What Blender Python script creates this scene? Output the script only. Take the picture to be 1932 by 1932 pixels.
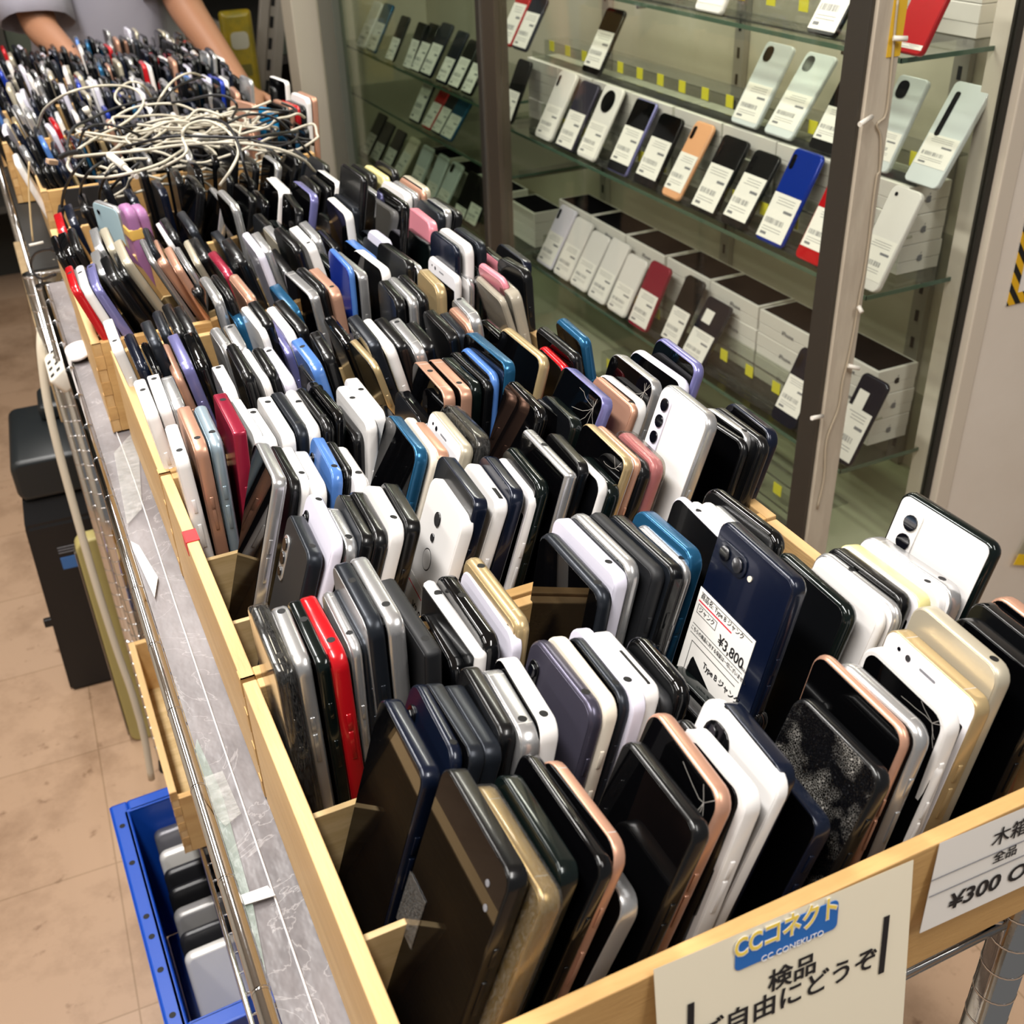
import bpy, bmesh, math, random
from mathutils import Vector, Matrix, Euler

for _o in list(bpy.data.objects):
    bpy.data.objects.remove(_o)
S = bpy.context.scene
COL = S.collection
PI = math.pi

# ------------------------------------------------------------------ camera
YAW, PITCH, ROLL, FPX = 0.4197494, 0.5612804, 0.0370013, 2065.79
CAM = Vector((0.0, 0.0, 1.5))
cy, sy = math.cos(YAW), math.sin(YAW)
cp, sp = math.cos(PITCH), math.sin(PITCH)
cr, sr = math.cos(ROLL), math.sin(ROLL)
FWD = Vector((sy*cp, cy*cp, -sp))
R0 = Vector((cy, -sy, 0.0))
D0 = FWD.cross(R0)
RIGHT = cr*R0 + sr*D0
DOWN = -sr*R0 + cr*D0
cam = bpy.data.cameras.new('camera')
cam.sensor_fit = 'HORIZONTAL'
cam.sensor_width = 36.0
cam.lens = FPX*36.0/1932.0
cam.clip_start = 0.02
cam.dof.use_dof = True
cam.dof.focus_distance = 0.75
cam.dof.aperture_fstop = 16.0
cam_ob = bpy.data.objects.new('camera', cam)
COL.objects.link(cam_ob)
M = Matrix.Identity(4)
for i in range(3):
    M[i][0], M[i][1], M[i][2], M[i][3] = RIGHT[i], -DOWN[i], -FWD[i], CAM[i]
cam_ob.matrix_world = M
S.camera = cam_ob

# ------------------------------------------------------------------ world, lamps, exposure
S.view_settings.view_transform = 'Standard'
S.view_settings.look = 'None'
S.view_settings.gamma = 1.0
S.view_settings.use_curve_mapping = False
S.view_settings.exposure = 0.2
wd = bpy.data.worlds.new('world')
S.world = wd
wd.use_nodes = True
wd.node_tree.nodes['Background'].inputs[0].default_value = (1.0, 0.97, 0.93, 1)
wd.node_tree.nodes['Background'].inputs[1].default_value = 0.14

def tube_lamp(x, y, ln, rot, power, col=(1.0, 0.97, 0.925), wid=0.16, z=2.56):
    l = bpy.data.lights.new('fluorescent_lamp', 'AREA')
    l.shape = 'RECTANGLE'
    l.size, l.size_y = wid, ln
    l.energy = power
    l.color = col
    o = bpy.data.objects.new('fluorescent_lamp', l)
    COL.objects.link(o)
    o.location = (x, y, z)
    o.rotation_euler = (0, 0, rot)
    return o
for lx, ly, pw in ((-0.22, 0.25, 33), (-0.22, 1.75, 34), (0.0, 3.3, 9), (-1.2, 0.4, 11), (-1.2, 2.2, 11), (1.0, -0.8, 20)):
    tube_lamp(lx, ly, 1.2, 0, pw)
# lamps under the showcase top
for ly in (1.68, 2.85):
    tube_lamp(1.16, ly, 0.95, 0, 11 if ly < 2 else 4.5, (1.0, 0.96, 0.87), 0.05, 2.045)

# ------------------------------------------------------------------ colours and materials
def lin(h):
    out = []
    for i in (0, 2, 4):
        c = int(h[i:i+2], 16)/255.0
        out.append(c/12.92 if c <= 0.04045 else ((c+0.055)/1.055)**2.4)
    return (*out, 1.0)

MATS = {}
def mat(name, col, rough=0.5, metal=0.0, coat=0.0, spec=0.5, trans=0.0, alpha=1.0, emit=None, bump=None, vary=None, ior=1.45):
    """Principled material; vary=(scale, second colour, stretch, lo, hi) mixes noise into the colour, bump=(scale, strength)."""
    if name in MATS:
        return MATS[name]
    m = bpy.data.materials.new(name)
    m.use_nodes = True
    nt = m.node_tree
    b = nt.nodes['Principled BSDF']
    b.inputs['Base Color'].default_value = lin(col)
    b.inputs['Roughness'].default_value = rough
    b.inputs['Metallic'].default_value = metal
    b.inputs['Coat Weight'].default_value = coat
    b.inputs['Coat Roughness'].default_value = 0.06
    b.inputs['Specular IOR Level'].default_value = spec
    b.inputs['Transmission Weight'].default_value = trans
    b.inputs['Alpha'].default_value = alpha
    b.inputs['IOR'].default_value = ior
    if emit:
        b.inputs['Emission Color'].default_value = lin(emit[0])
        b.inputs['Emission Strength'].default_value = emit[1]
    tc = nt.nodes.new('ShaderNodeTexCoord')
    mp = nt.nodes.new('ShaderNodeMapping')
    nt.links.new(tc.outputs['Object'], mp.inputs[0])
    if vary:
        sc, c2, st, lo, hi = vary
        mp.inputs['Scale'].default_value = st
        n = nt.nodes.new('ShaderNodeTexNoise')
        n.inputs['Scale'].default_value = sc
        n.inputs['Detail'].default_value = 6
        n.inputs['Roughness'].default_value = 0.62
        nt.links.new(mp.outputs[0], n.inputs['Vector'])
        rp = nt.nodes.new('ShaderNodeValToRGB')
        rp.color_ramp.elements[0].position = lo
        rp.color_ramp.elements[0].color = lin(col)
        rp.color_ramp.elements[1].position = hi
        rp.color_ramp.elements[1].color = lin(c2)
        nt.links.new(n.outputs['Fac'], rp.inputs[0])
        nt.links.new(rp.outputs[0], b.inputs['Base Color'])
    if bump:
        n2 = nt.nodes.new('ShaderNodeTexNoise')
        n2.inputs['Scale'].default_value = bump[0]
        n2.inputs['Detail'].default_value = 4
        nt.links.new(mp.outputs[0], n2.inputs['Vector'])
        bp = nt.nodes.new('ShaderNodeBump')
        bp.inputs['Strength'].default_value = bump[1]
        bp.inputs['Distance'].default_value = 0.004
        nt.links.new(n2.outputs['Fac'], bp.inputs['Height'])
        nt.links.new(bp.outputs[0], b.inputs['Normal'])
    MATS[name] = m
    return m

def thin_glass(name, tint, refl_rough=0.02, haze=0.0):
    """Thin pane: lets light straight through with a tint, reflects by Fresnel, with a little dust."""
    if name in MATS:
        return MATS[name]
    m = bpy.data.materials.new(name)
    m.use_nodes = True
    nt = m.node_tree
    nt.nodes.remove(nt.nodes['Principled BSDF'])
    out = nt.nodes['Material Output']
    t = nt.nodes.new('ShaderNodeBsdfTransparent')
    t.inputs[0].default_value = lin(tint)
    g = nt.nodes.new('ShaderNodeBsdfGlossy')
    g.inputs['Roughness'].default_value = refl_rough
    f = nt.nodes.new('ShaderNodeFresnel')
    ge = nt.nodes.new('ShaderNodeNewGeometry')
    mr = nt.nodes.new('ShaderNodeMapRange')
    mr.inputs['To Min'].default_value = 1.36
    mr.inputs['To Max'].default_value = 1/1.36
    nt.links.new(ge.outputs['Backfacing'], mr.inputs['Value'])
    nt.links.new(mr.outputs[0], f.inputs[0])
    mx = nt.nodes.new('ShaderNodeMixShader')
    nt.links.new(f.outputs[0], mx.inputs[0])
    nt.links.new(t.outputs[0], mx.inputs[1])
    nt.links.new(g.outputs[0], mx.inputs[2])
    last = mx
    if haze > 0:
        d = nt.nodes.new('ShaderNodeBsdfDiffuse')
        d.inputs[0].default_value = (0.8, 0.8, 0.8, 1)
        n = nt.nodes.new('ShaderNodeTexNoise')
        n.inputs['Scale'].default_value = 34
        n.inputs['Detail'].default_value = 8
        n.inputs['Distortion'].default_value = 1.6
        rp = nt.nodes.new('ShaderNodeMapRange')
        rp.inputs['From Min'].default_value = 0.42
        rp.inputs['From Max'].default_value = 0.78
        rp.inputs['To Max'].default_value = haze
        nt.links.new(n.outputs['Fac'], rp.inputs['Value'])
        m2 = nt.nodes.new('ShaderNodeMixShader')
        nt.links.new(rp.outputs[0], m2.inputs[0])
        nt.links.new(mx.outputs[0], m2.inputs[1])
        nt.links.new(d.outputs[0], m2.inputs[2])
        last = m2
    nt.links.new(last.outputs[0], out.inputs[0])
    MATS[name] = m
    return m

WOOD = mat('pine_wood', 'cfa972', 0.55, vary=(5.0, 'b48b56', (1.2, 9.0, 9.0), 0.40, 0.85), bump=(60, 0.10))
WOODX = mat('pine_wood_crosswise', 'cfa972', 0.55, vary=(5.0, 'b48b56', (9.0, 1.2, 9.0), 0.40, 0.85), bump=(60, 0.10))
WOODY = mat('pine_wood_lengthwise', 'd2ae7a', 0.55, vary=(5.0, 'b8915e', (9.0, 1.2, 9.0), 0.40, 0.85), bump=(60, 0.10))
WOODF = mat('pine_wood_front', 'cca46a', 0.55, vary=(5.0, 'ad824c', (1.2, 9.0, 9.0), 0.40, 0.85), bump=(60, 0.10))
ENDG = mat('pine_end_grain', 'caa26a', 0.7, vary=(40.0, 'a37a48', (1, 1, 1), 0.4, 0.7))
PLY = mat('plywood', 'cdb284', 0.6, vary=(12.0, 'b0935f', (1.0, 8.0, 8.0), 0.4, 0.7))
CHROME = mat('chrome', 'd9d9da', 0.10, 1.0, bump=(220, 0.02))
STEEL = mat('brushed_steel', '8d8a84', 0.30, 1.0)
DARKSTEEL = mat('dark_aluminium', '5a5650', 0.38, 0.75)
PAPER = mat('white_paper', 'ece9e4', 0.75)
CREAMPAPER = mat('cream_paper', 'efe6cf', 0.75)
INK = mat('black_ink', '17161a', 0.7)
GREYINK = mat('grey_ink', '77777c', 0.8)
REDINK = mat('red_ink', 'd8203a', 0.7)
BLUEINK = mat('logo_blue', '1f68b8', 0.6)
YELLOWINK = mat('logo_yellow', 'f2d25a', 0.6)
WHITEINK = mat('white_ink', 'f4f4f4', 0.6)
GLASS_CASE = thin_glass('showcase_glass', 'f9faf7', 0.015)
GLASS_SHELF = thin_glass('shelf_glass', 'eff2ec', 0.03)
GLASS_EDGE = mat('glass_cut_edge', '4d6656', 0.15, spec=0.8)
ACRYL = thin_glass('clear_acrylic', 'eef0ea', 0.05, 0.10)
TAPE = thin_glass('clear_tape', 'efeae2', 0.12, 0.16)

# phone colours: code -> (word, hex, metallic, roughness)
PC = {'k': ('black', '0c0d0f', 0.1, 0.25), 'K': ('glossy black', '08090b', 0.0, 0.07), 'g': ('slate grey', '262a31', 0.5, 0.30),
      's': ('silver', 'c3c3c4', 0.75, 0.26), 'w': ('white', 'e5e2e0', 0.0, 0.22), 'l': ('pale lilac', 'dcd9e8', 0.0, 0.28),
      'c': ('rose gold', 'c99a82', 0.5, 0.32), 'o': ('gold', 'bda67c', 0.5, 0.28), 'h': ('champagne', 'c6bda8', 0.45, 0.32),
      'r': ('bright red', 'b5121b', 0.1, 0.2), 'R': ('crimson', '97203a', 0.3, 0.25), 'b': ('mid blue', '4f7abf', 0.1, 0.22),
      'B': ('deep blue', '1836a0', 0.3, 0.14), 'n': ('navy', '0e1628', 0.3, 0.24), 'N': ('deep navy', '0b142b', 0.25, 0.26),
      't': ('steel blue', '275f86', 0.5, 0.2), 'v': ('violet', '7b7ab0', 0.4, 0.25), 'p': ('pink', 'e08a98', 0.1, 0.3),
      'y': ('yellow', 'e8dd9a', 0.1, 0.3), 'e': ('cream', 'e6dccb', 0.0, 0.3), 'G': ('dark green', '0f1817', 0.4, 0.15),
      'm': ('purple grey', '4e4b5b', 0.6, 0.27), 'O': ('peach', 'e0a57a', 0.0, 0.35), 'u': ('ice blue', 'a9bdca', 0.5, 0.28), 'j': ('matte black', '17181b', 0.0, 0.55), 'Z': ('light blue', 'bcd9e4', 0.0, 0.3), 'S': ('pearl silver', 'd3dade', 0.0, 0.2)}
def pm(c):
    w, h, me, ro = PC[c]
    return mat('phone_' + w.replace(' ', '_'), h, ro, me, coat=0.0 if c == 'j' or me >= 0.45 else 0.3)
SCREEN = mat('screen_glass', '040405', 0.03, spec=0.3)
SCREENW = mat('white_front_glass', 'efecef', 0.06, coat=0.4)
CLEARCASE = thin_glass('clear_phone_case', 'd6d2c8', 0.10, 0.10)
LENS = mat('lens_glass', '0a0b12', 0.04, coat=1.0)
HOLE = mat('dark_hole', '08080a', 0.6)
BANDM = mat('antenna_band', 'b4b1ad', 0.5)

def cracked():
    m = mat('cracked_screen', '08080a', 0.12)
    nt = m.node_tree
    b = nt.nodes['Principled BSDF']
    tc = nt.nodes.new('ShaderNodeTexCoord')
    mx = None
    v = nt.nodes.new('ShaderNodeTexVoronoi')
    v.feature = 'DISTANCE_TO_EDGE'
    v.inputs['Scale'].default_value = 820
    nz = nt.nodes.new('ShaderNodeTexNoise')
    nz.inputs['Scale'].default_value = 38
    nz.inputs['Detail'].default_value = 5
    nt.links.new(tc.outputs['Object'], v.inputs['Vector'])
    nt.links.new(tc.outputs['Object'], nz.inputs['Vector'])
    a = nt.nodes.new('ShaderNodeMath'); a.operation = 'LESS_THAN'; a.inputs[1].default_value = 0.045
    nt.links.new(v.outputs['Distance'], a.inputs[0])
    g = nt.nodes.new('ShaderNodeMapRange'); g.inputs['From Min'].default_value = 0.5; g.inputs['From Max'].default_value = 0.66
    nt.links.new(nz.outputs['Fac'], g.inputs['Value'])
    mu = nt.nodes.new('ShaderNodeMath'); mu.operation = 'MULTIPLY'
    nt.links.new(a.outputs[0], mu.inputs[0]); nt.links.new(g.outputs[0], mu.inputs[1])
    cm = nt.nodes.new('ShaderNodeMix'); cm.data_type = 'RGBA'
    cm.inputs[6].default_value = lin('08080a'); cm.inputs[7].default_value = lin('b9b4ac')
    nt.links.new(mu.outputs[0], cm.inputs[0]); nt.links.new(cm.outputs[2], b.inputs['Base Color'])
    bp = nt.nodes.new('ShaderNodeBump'); bp.inputs['Strength'].default_value = 0.6; bp.inputs['Distance'].default_value = 0.001
    nt.links.new(v.outputs['Distance'], bp.inputs['Height']); nt.links.new(bp.outputs[0], b.inputs['Normal'])
    return m
CRACKED = cracked()
CRACKLINE = mat('crack_line', '9a958f', 0.5)

# ------------------------------------------------------------------ mesh helpers
def obj(name, bm, material, parent=None, smooth=False):
    me = bpy.data.meshes.new(name)
    bm.normal_update()
    bm.to_mesh(me)
    bm.free()
    for mm in (material if isinstance(material, (list, tuple)) else [material]):
        me.materials.append(mm)
    if smooth:
        for p in me.polygons:
            p.use_smooth = True
    o = bpy.data.objects.new(name, me)
    COL.objects.link(o)
    if parent is not None:
        o.parent = parent
    return o

def empty(name, loc=(0, 0, 0), rot=(0, 0, 0)):
    o = bpy.data.objects.new(name, None)
    o.empty_display_size = 0.02
    COL.objects.link(o)
    o.location = loc
    o.rotation_euler = rot
    return o

def tag(o, label=None, cat=None, group=None, kind=None):
    if label: o['label'] = label
    if cat: o['category'] = cat
    if group: o['group'] = group
    if kind: o['kind'] = kind
    return o

def box(bm, lo, hi, bev=0.0, mi=0, seg=2):
    r = bmesh.ops.create_cube(bm, size=1.0)
    vs = r['verts']
    c = [(a+b)/2 for a, b in zip(lo, hi)]
    d = [b-a for a, b in zip(lo, hi)]
    for v in vs:
        v.co = Vector((v.co.x*d[0]+c[0], v.co.y*d[1]+c[1], v.co.z*d[2]+c[2]))
    fs = set(f for v in vs for f in v.link_faces)
    for f in fs: f.material_index = mi
    if bev > 0:
        es = list(set(e for v in vs for e in v.link_edges))
        rr = bmesh.ops.bevel(bm, geom=es, offset=bev, segments=seg, affect='EDGES', profile=0.5)
        for f in rr['faces']: f.material_index = mi
    return bm

def BX(name, lo, hi, material, parent=None, bev=0.0):
    bm = bmesh.new()
    box(bm, lo, hi, bev)
    return obj(name, bm, material, parent)

def cyl(bm, p0, p1, r, n=12, r1=None, mi=0, caps=True):
    p0, p1 = Vector(p0), Vector(p1)
    d = p1-p0
    q = d.to_track_quat('Z', 'Y').to_matrix().to_4x4()
    mtx = Matrix.Translation((p0+p1)/2) @ q
    rr = bmesh.ops.create_cone(bm, cap_ends=caps, segments=n, radius1=r, radius2=r if r1 is None else r1, depth=d.length, matrix=mtx)
    for v in rr['verts']:
        for f in v.link_faces:
            f.material_index = mi
            f.smooth = len(f.verts) == 4
    return bm

def tube(bm, pts, r, n=8, mi=0):
    """Swept tube through the points."""
    pts = [Vector(p) for p in pts]
    rings = []
    up = Vector((0, 0, 1))
    for i, p in enumerate(pts):
        t = (pts[min(i+1, len(pts)-1)]-pts[max(i-1, 0)]).normalized()
        a = t.cross(up)
        if a.length < 0.05: a = t.cross(Vector((1, 0, 0)))
        a.normalize()
        b = t.cross(a)
        rings.append([bm.verts.new(p+r*(math.cos(2*PI*k/n)*a+math.sin(2*PI*k/n)*b)) for k in range(n)])
    for i in range(len(rings)-1):
        best = min(range(n), key=lambda s: (rings[i][0].co-rings[i+1][s].co).length)
        for k in range(n):
            f = bm.faces.new((rings[i][k], rings[i][(k+1) % n], rings[i+1][(k+1+best) % n], rings[i+1][(k+best) % n]))
            f.smooth = True
            f.material_index = mi
    for rg in (rings[0], rings[-1]):
        f = bm.faces.new(rg)
        f.material_index = mi
    bmesh.ops.recalc_face_normals(bm, faces=bm.faces[:])
    return bm

def spline(pts, k=8):
    """Catmull-Rom points."""
    P = [Vector(p) for p in pts]
    P = [2*P[0]-P[1]] + P + [2*P[-1]-P[-2]]
    out = []
    for i in range(1, len(P)-2):
        for j in range(k):
            t = j/k
            out.append(0.5*((2*P[i])+(P[i+1]-P[i-1])*t+(2*P[i-1]-5*P[i]+4*P[i+1]-P[i+2])*t*t+(3*P[i]-P[i-1]-3*P[i+1]+P[i+2])*t**3))
    out.append(P[-2])
    return out

def outline(w, h, r, seg=5):
    """Rounded rectangle in (y, z): y in [-w/2, w/2], z in [0, h]."""
    r = max(min(r, w/2-1e-5, h/2-1e-5), 1e-5)
    pts = []
    for cx, cz, a0 in ((w/2-r, h-r, 0), (-w/2+r, h-r, 90), (-w/2+r, r, 180), (w/2-r, r, 270)):
        for k in range(seg+1):
            a = math.radians(a0+90*k/seg)
            pts.append((cx+r*math.cos(a), cz+r*math.sin(a)))
    return pts

def slab(bm, x0, x1, w, h, r, e, oy=0.0, oz=0.0, seg=5, mi=0, ring=None):
    """Rounded slab: thickness along x from x0 to x1, edges rounded by e, centred on y=oy, base at z=oz."""
    prof = [(x0, e), (x0+0.3*e, 0.3*e), (x0+e, 0.0), (x1-e, 0.0), (x1-0.3*e, 0.3*e), (x1, e)] if e > 1e-6 else [(x0, 0.0), (x1, 0.0)]
    rings = []
    for x, ins in prof:
        o = outline(w-2*ins, h-2*ins, max(r-ins, 1e-4), seg)
        rings.append([bm.verts.new((x, oy+p[0], oz+ins+p[1])) for p in o])
    n = len(rings[0])
    for a, b in zip(rings, rings[1:]):
        for k in range(n):
            f = bm.faces.new((a[k], b[k], b[(k+1) % n], a[(k+1) % n]))
            f.smooth = True
            f.material_index = mi
    f = bm.faces.new(rings[0]); f.material_index = mi
    f = bm.faces.new(list(reversed(rings[-1]))); f.material_index = mi
    return bm

def text_mesh(name, body, size, mtx, material, parent=None, align='CENTER', ext=0.0002, shear=0.0, bold=0.0, sx=1.0):
    cu = bpy.data.curves.new(name, 'FONT')
    cu.body = body
    cu.size = size
    cu.align_x = align
    cu.align_y = 'CENTER'
    cu.extrude = ext
    cu.shear = shear
    cu.offset = bold
    cu.resolution_u = 3
    t = bpy.data.objects.new(name, cu)
    COL.objects.link(t)
    dg = bpy.context.evaluated_depsgraph_get()
    me = bpy.data.meshes.new_from_object(t.evaluated_get(dg))
    bpy.data.objects.remove(t)
    bpy.data.curves.remove(cu)
    me.transform(mtx @ Matrix.Diagonal((sx, 1, 1, 1)))
    me.materials.clear()
    me.materials.append(material)
    o = bpy.data.objects.new(name, me)
    COL.objects.link(o)
    if parent is not None: o.parent = parent
    return o

def frame_mtx(origin, xa, ya):
    xa, ya = Vector(xa).normalized(), Vector(ya).normalized()
    za = xa.cross(ya)
    m = Matrix.Identity(4)
    for i in range(3):
        m[i][0], m[i][1], m[i][2], m[i][3] = xa[i], ya[i], za[i], origin[i]
    return m

ORD = ['first', 'second', 'third', 'fourth', 'fifth', 'sixth', 'seventh', 'eighth', 'ninth', 'tenth', 'eleventh', 'twelfth', 'thirteenth',
       'fourteenth', 'fifteenth', 'sixteenth', 'seventeenth', 'eighteenth', 'nineteenth', 'twentieth', 'twenty-first', 'twenty-second',
       'twenty-third', 'twenty-fourth', 'twenty-fifth', 'twenty-sixth', 'twenty-seventh', 'twenty-eighth', 'twenty-ninth', 'thirtieth', 'thirty-first', 'thirty-second']
rnd = random.Random(7)

def at(px, py, Y):
    """Point on the vertical plane y = Y seen at photo pixel (px, py)."""
    d = ((px-966.0)/FPX)*RIGHT + ((py-966.0)/FPX)*DOWN + FWD
    return CAM + d*(Y/d.y)

def atz(px, py, z):
    d = ((px-966.0)/FPX)*RIGHT + ((py-966.0)/FPX)*DOWN + FWD
    return CAM + d*((z-1.5)/d.z)

# ------------------------------------------------------------------ the room
def floor_material():
    m = mat('vinyl_tile_floor', 'c29a72', 0.42)
    nt = m.node_tree
    b = nt.nodes['Principled BSDF']
    tc = nt.nodes.new('ShaderNodeTexCoord')
    br = nt.nodes.new('ShaderNodeTexBrick')
    br.offset = 0.0
    br.inputs['Color1'].default_value = lin('b0937a'); br.inputs['Color2'].default_value = lin('ab8d73')
    br.inputs['Mortar'].default_value = lin('94795f')
    br.inputs['Scale'].default_value = 1.0
    br.inputs['Mortar Size'].default_value = 0.0014
    br.inputs['Brick Width'].default_value = 0.303; br.inputs['Row Height'].default_value = 0.303
    mp = nt.nodes.new('ShaderNodeMapping')
    mp.inputs['Rotation'].default_value = (0, 0, 0.03); mp.inputs['Location'].default_value = (0.162, 0.05, 0)
    nt.links.new(tc.outputs['Object'], mp.inputs[0]); nt.links.new(mp.outputs[0], br.inputs['Vector'])
    n = nt.nodes.new('ShaderNodeTexNoise'); n.inputs['Scale'].default_value = 4.5; n.inputs['Detail'].default_value = 9; n.inputs['Roughness'].default_value = 0.7
    nt.links.new(tc.outputs['Object'], n.inputs['Vector'])
    rp = nt.nodes.new('ShaderNodeValToRGB')
    rp.color_ramp.elements[0].position = 0.30; rp.color_ramp.elements[0].color = (0.52, 0.47, 0.42, 1)
    rp.color_ramp.elements[1].position = 0.52; rp.color_ramp.elements[1].color = (1, 1, 1, 1)
    nt.links.new(n.outputs['Fac'], rp.inputs[0])
    mu = nt.nodes.new('ShaderNodeMix'); mu.data_type = 'RGBA'; mu.blend_type = 'MULTIPLY'; mu.inputs[0].default_value = 0.75
    nt.links.new(br.outputs['Color'], mu.inputs[6]); nt.links.new(rp.outputs[0], mu.inputs[7])
    n2 = nt.nodes.new('ShaderNodeTexNoise'); n2.inputs['Scale'].default_value = 26; n2.inputs['Detail'].default_value = 6
    nt.links.new(tc.outputs['Object'], n2.inputs['Vector'])
    r2 = nt.nodes.new('ShaderNodeValToRGB')
    r2.color_ramp.elements[0].position = 0.26; r2.color_ramp.elements[0].color = (0.35, 0.27, 0.2, 1)
    r2.color_ramp.elements[1].position = 0.36; r2.color_ramp.elements[1].color = (1, 1, 1, 1)
    nt.links.new(n2.outputs['Fac'], r2.inputs[0])
    m3 = nt.nodes.new('ShaderNodeMix'); m3.data_type = 'RGBA'; m3.blend_type = 'MULTIPLY'; m3.inputs[0].default_value = 0.8
    nt.links.new(mu.outputs[2], m3.inputs[6]); nt.links.new(r2.outputs[0], m3.inputs[7])
    nt.links.new(m3.outputs[2], b.inputs['Base Color'])
    return m
WALL = mat('cream_wall_paint', 'e6ded2', 0.8, bump=(18, 0.05), vary=(3.0, 'dcd2c4', (1, 1, 1), 0.35, 0.75))
tag(BX('floor', (-3, -1.5, -0.05), (3, 6, 0), floor_material()), kind='structure')
tag(BX('ceiling', (-3, -1.5, 2.66), (3, 6, 2.7), mat('ceiling_board', 'dcd8d0', 0.9)), kind='structure')
tag(BX('wall_right', (1.245, 1.085, 0), (3, 1.16, 2.66), WALL), kind='structure')
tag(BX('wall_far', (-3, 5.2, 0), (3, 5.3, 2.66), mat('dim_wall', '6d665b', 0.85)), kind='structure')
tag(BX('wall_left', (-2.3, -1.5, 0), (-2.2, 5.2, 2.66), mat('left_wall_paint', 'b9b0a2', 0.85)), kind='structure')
tag(BX('trim_1', (0.905, 3.5, 0), (0.985, 3.62, 2.66), mat('cream_pillar', 'cfc6b4', 0.7), bev=0.004), kind='structure')

# notices on the right wall
def hazard_material():
    m = mat('hazard_stripes', 'e8b91c', 0.5)
    nt = m.node_tree; b = nt.nodes['Principled BSDF']
    tc = nt.nodes.new('ShaderNodeTexCoord'); w = nt.nodes.new('ShaderNodeTexWave')
    mp = nt.nodes.new('ShaderNodeMapping'); mp.inputs['Rotation'].default_value = (0, math.radians(38), 0)
    w.wave_profile = 'SIN'; w.inputs['Scale'].default_value = 17
    nt.links.new(tc.outputs['Object'], mp.inputs[0]); nt.links.new(mp.outputs[0], w.inputs['Vector'])
    rp = nt.nodes.new('ShaderNodeValToRGB'); rp.color_ramp.interpolation = 'CONSTANT'
    rp.color_ramp.elements[0].color = lin('1b1a18'); rp.color_ramp.elements[1].position = 0.45; rp.color_ramp.elements[1].color = lin('e8b41a')
    nt.links.new(w.outputs['Fac'], rp.inputs[0]); nt.links.new(rp.outputs[0], b.inputs['Base Color'])
    return m
HZ = hazard_material()
p = at(1898, 578, 1.083)
hs = empty('wall_notice', (p.x, 1.084, p.z))
bm = bmesh.new(); box(bm, (0, -0.0008, 0), (0.21, 0, 0.27)); obj('notice_sheet', bm, PAPER, hs)
bm = bmesh.new()
box(bm, (0, -0.0014, 0), (0.018, -0.0009, 0.27)); box(bm, (0.018, -0.0014, 0), (0.21, -0.0009, 0.018)); box(bm, (0.018, -0.0014, 0.252), (0.21, -0.0009, 0.27))
obj('striped_border', bm, HZ, hs)
tag(hs, 'white notice with black and yellow striped border on cream wall', 'notice')
p = at(1905, 1062, 1.083)
yt = empty('hanging_tag', (p.x, 1.078, p.z), (0, 0.35, 0))
bm = bmesh.new(); box(bm, (0, -0.001, 0.02), (0.10, 0.0, 0.075), 0.0004); obj('tag_sleeve', bm, ACRYL, yt)
bm = bmesh.new(); box(bm, (0.002, -0.0022, 0.0), (0.10, -0.0012, 0.022), 0.0004); obj('yellow_strip', bm, mat('yellow_card', 'f0c820', 0.5), yt)
tag(yt, 'clear sleeve with yellow strip hanging against cream wall', 'tag')

# ------------------------------------------------------------------ wire racks
def wire_rack(x0, x1, y0, y1, z, levels, label, posts=((0, 0), (1, 0), (0, 1), (1, 1)), mesh_from=None):
    rk = empty('wire_rack', (0, 0, 0))
    for (i, j) in posts:
        bm = bmesh.new()
        px, py = (x1 if i else x0), (y1 if j else y0)
        cyl(bm, (px, py, 0.03), (px, py, z+0.002), 0.0127, 20)
        q = 0.06
        while q < z:
            cyl(bm, (px, py, q), (px, py, q+0.0016), 0.0131, 20)
            q += 0.0254
        ps = obj('post', bm, CHROME, rk)
        bm = bmesh.new(); cyl(bm, (px, py, 0.0), (px, py, 0.03), 0.016, 16, 0.012); obj('foot', bm, HOLE, ps)
    for lv in levels:
        bm = bmesh.new()
        for zz, rr in ((lv, 0.0036), (lv-0.034, 0.0036)):
            for a, b in (((x0, y0, zz), (x1, y0, zz)), ((x0, y1, zz), (x1, y1, zz)), ((x0, y0, zz), (x0, y1, zz)), ((x1, y0, zz), (x1, y1, zz))):
                cyl(bm, a, b, rr, 10)
        for (xa, ya, xb, yb) in ((x0, y0, x1, y0), (x0, y1, x1, y1), (x0, y0, x0, y1), (x1, y0, x1, y1)):
            ln = math.hypot(xb-xa, yb-ya)
            n = max(2, int(ln/0.11))*2
            pts = []
            for k in range(n+1):
                t = k/n
                fl = 0.0 if k % 2 else -0.034
                for dt in (-0.012/ln, 0.012/ln):
                    tt = min(max(t+dt, 0), 1)
                    pts.append((xa+(xb-xa)*tt, ya+(yb-ya)*tt, lv+fl))
            tube(bm, pts, 0.0022, 6)
        obj('shelf_rim', bm, CHROME, rk)
        bm = bmesh.new()
        y = y0+0.025
        while y < y1:
            cyl(bm, (x0, y, lv), (x1, y, lv), 0.0014, 6)
            y += 0.03
        for k in range(3):
            xx = x0+(x1-x0)*(k+0.5)/3
            cyl(bm, (xx, y0, lv-0.003), (xx, y1, lv-0.003), 0.002, 6)
        obj('shelf_wires', bm, CHROME, rk)
    tag(rk, label, 'rack')
    return rk
wire_rack(0.0165, 0.436, 0.262, 1.60, 0.976, (0.976, 0.352), 'near chrome wire rack carrying the nearest wooden boxes of phones')
wire_rack(0.004, 0.44, 1.66, 2.87, 0.976, (0.976, 0.70), 'farther chrome wire rack under the cable pile and far phone boxes', posts=((0, 0), (1, 0), (1, 1), (0, 1)))
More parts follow.
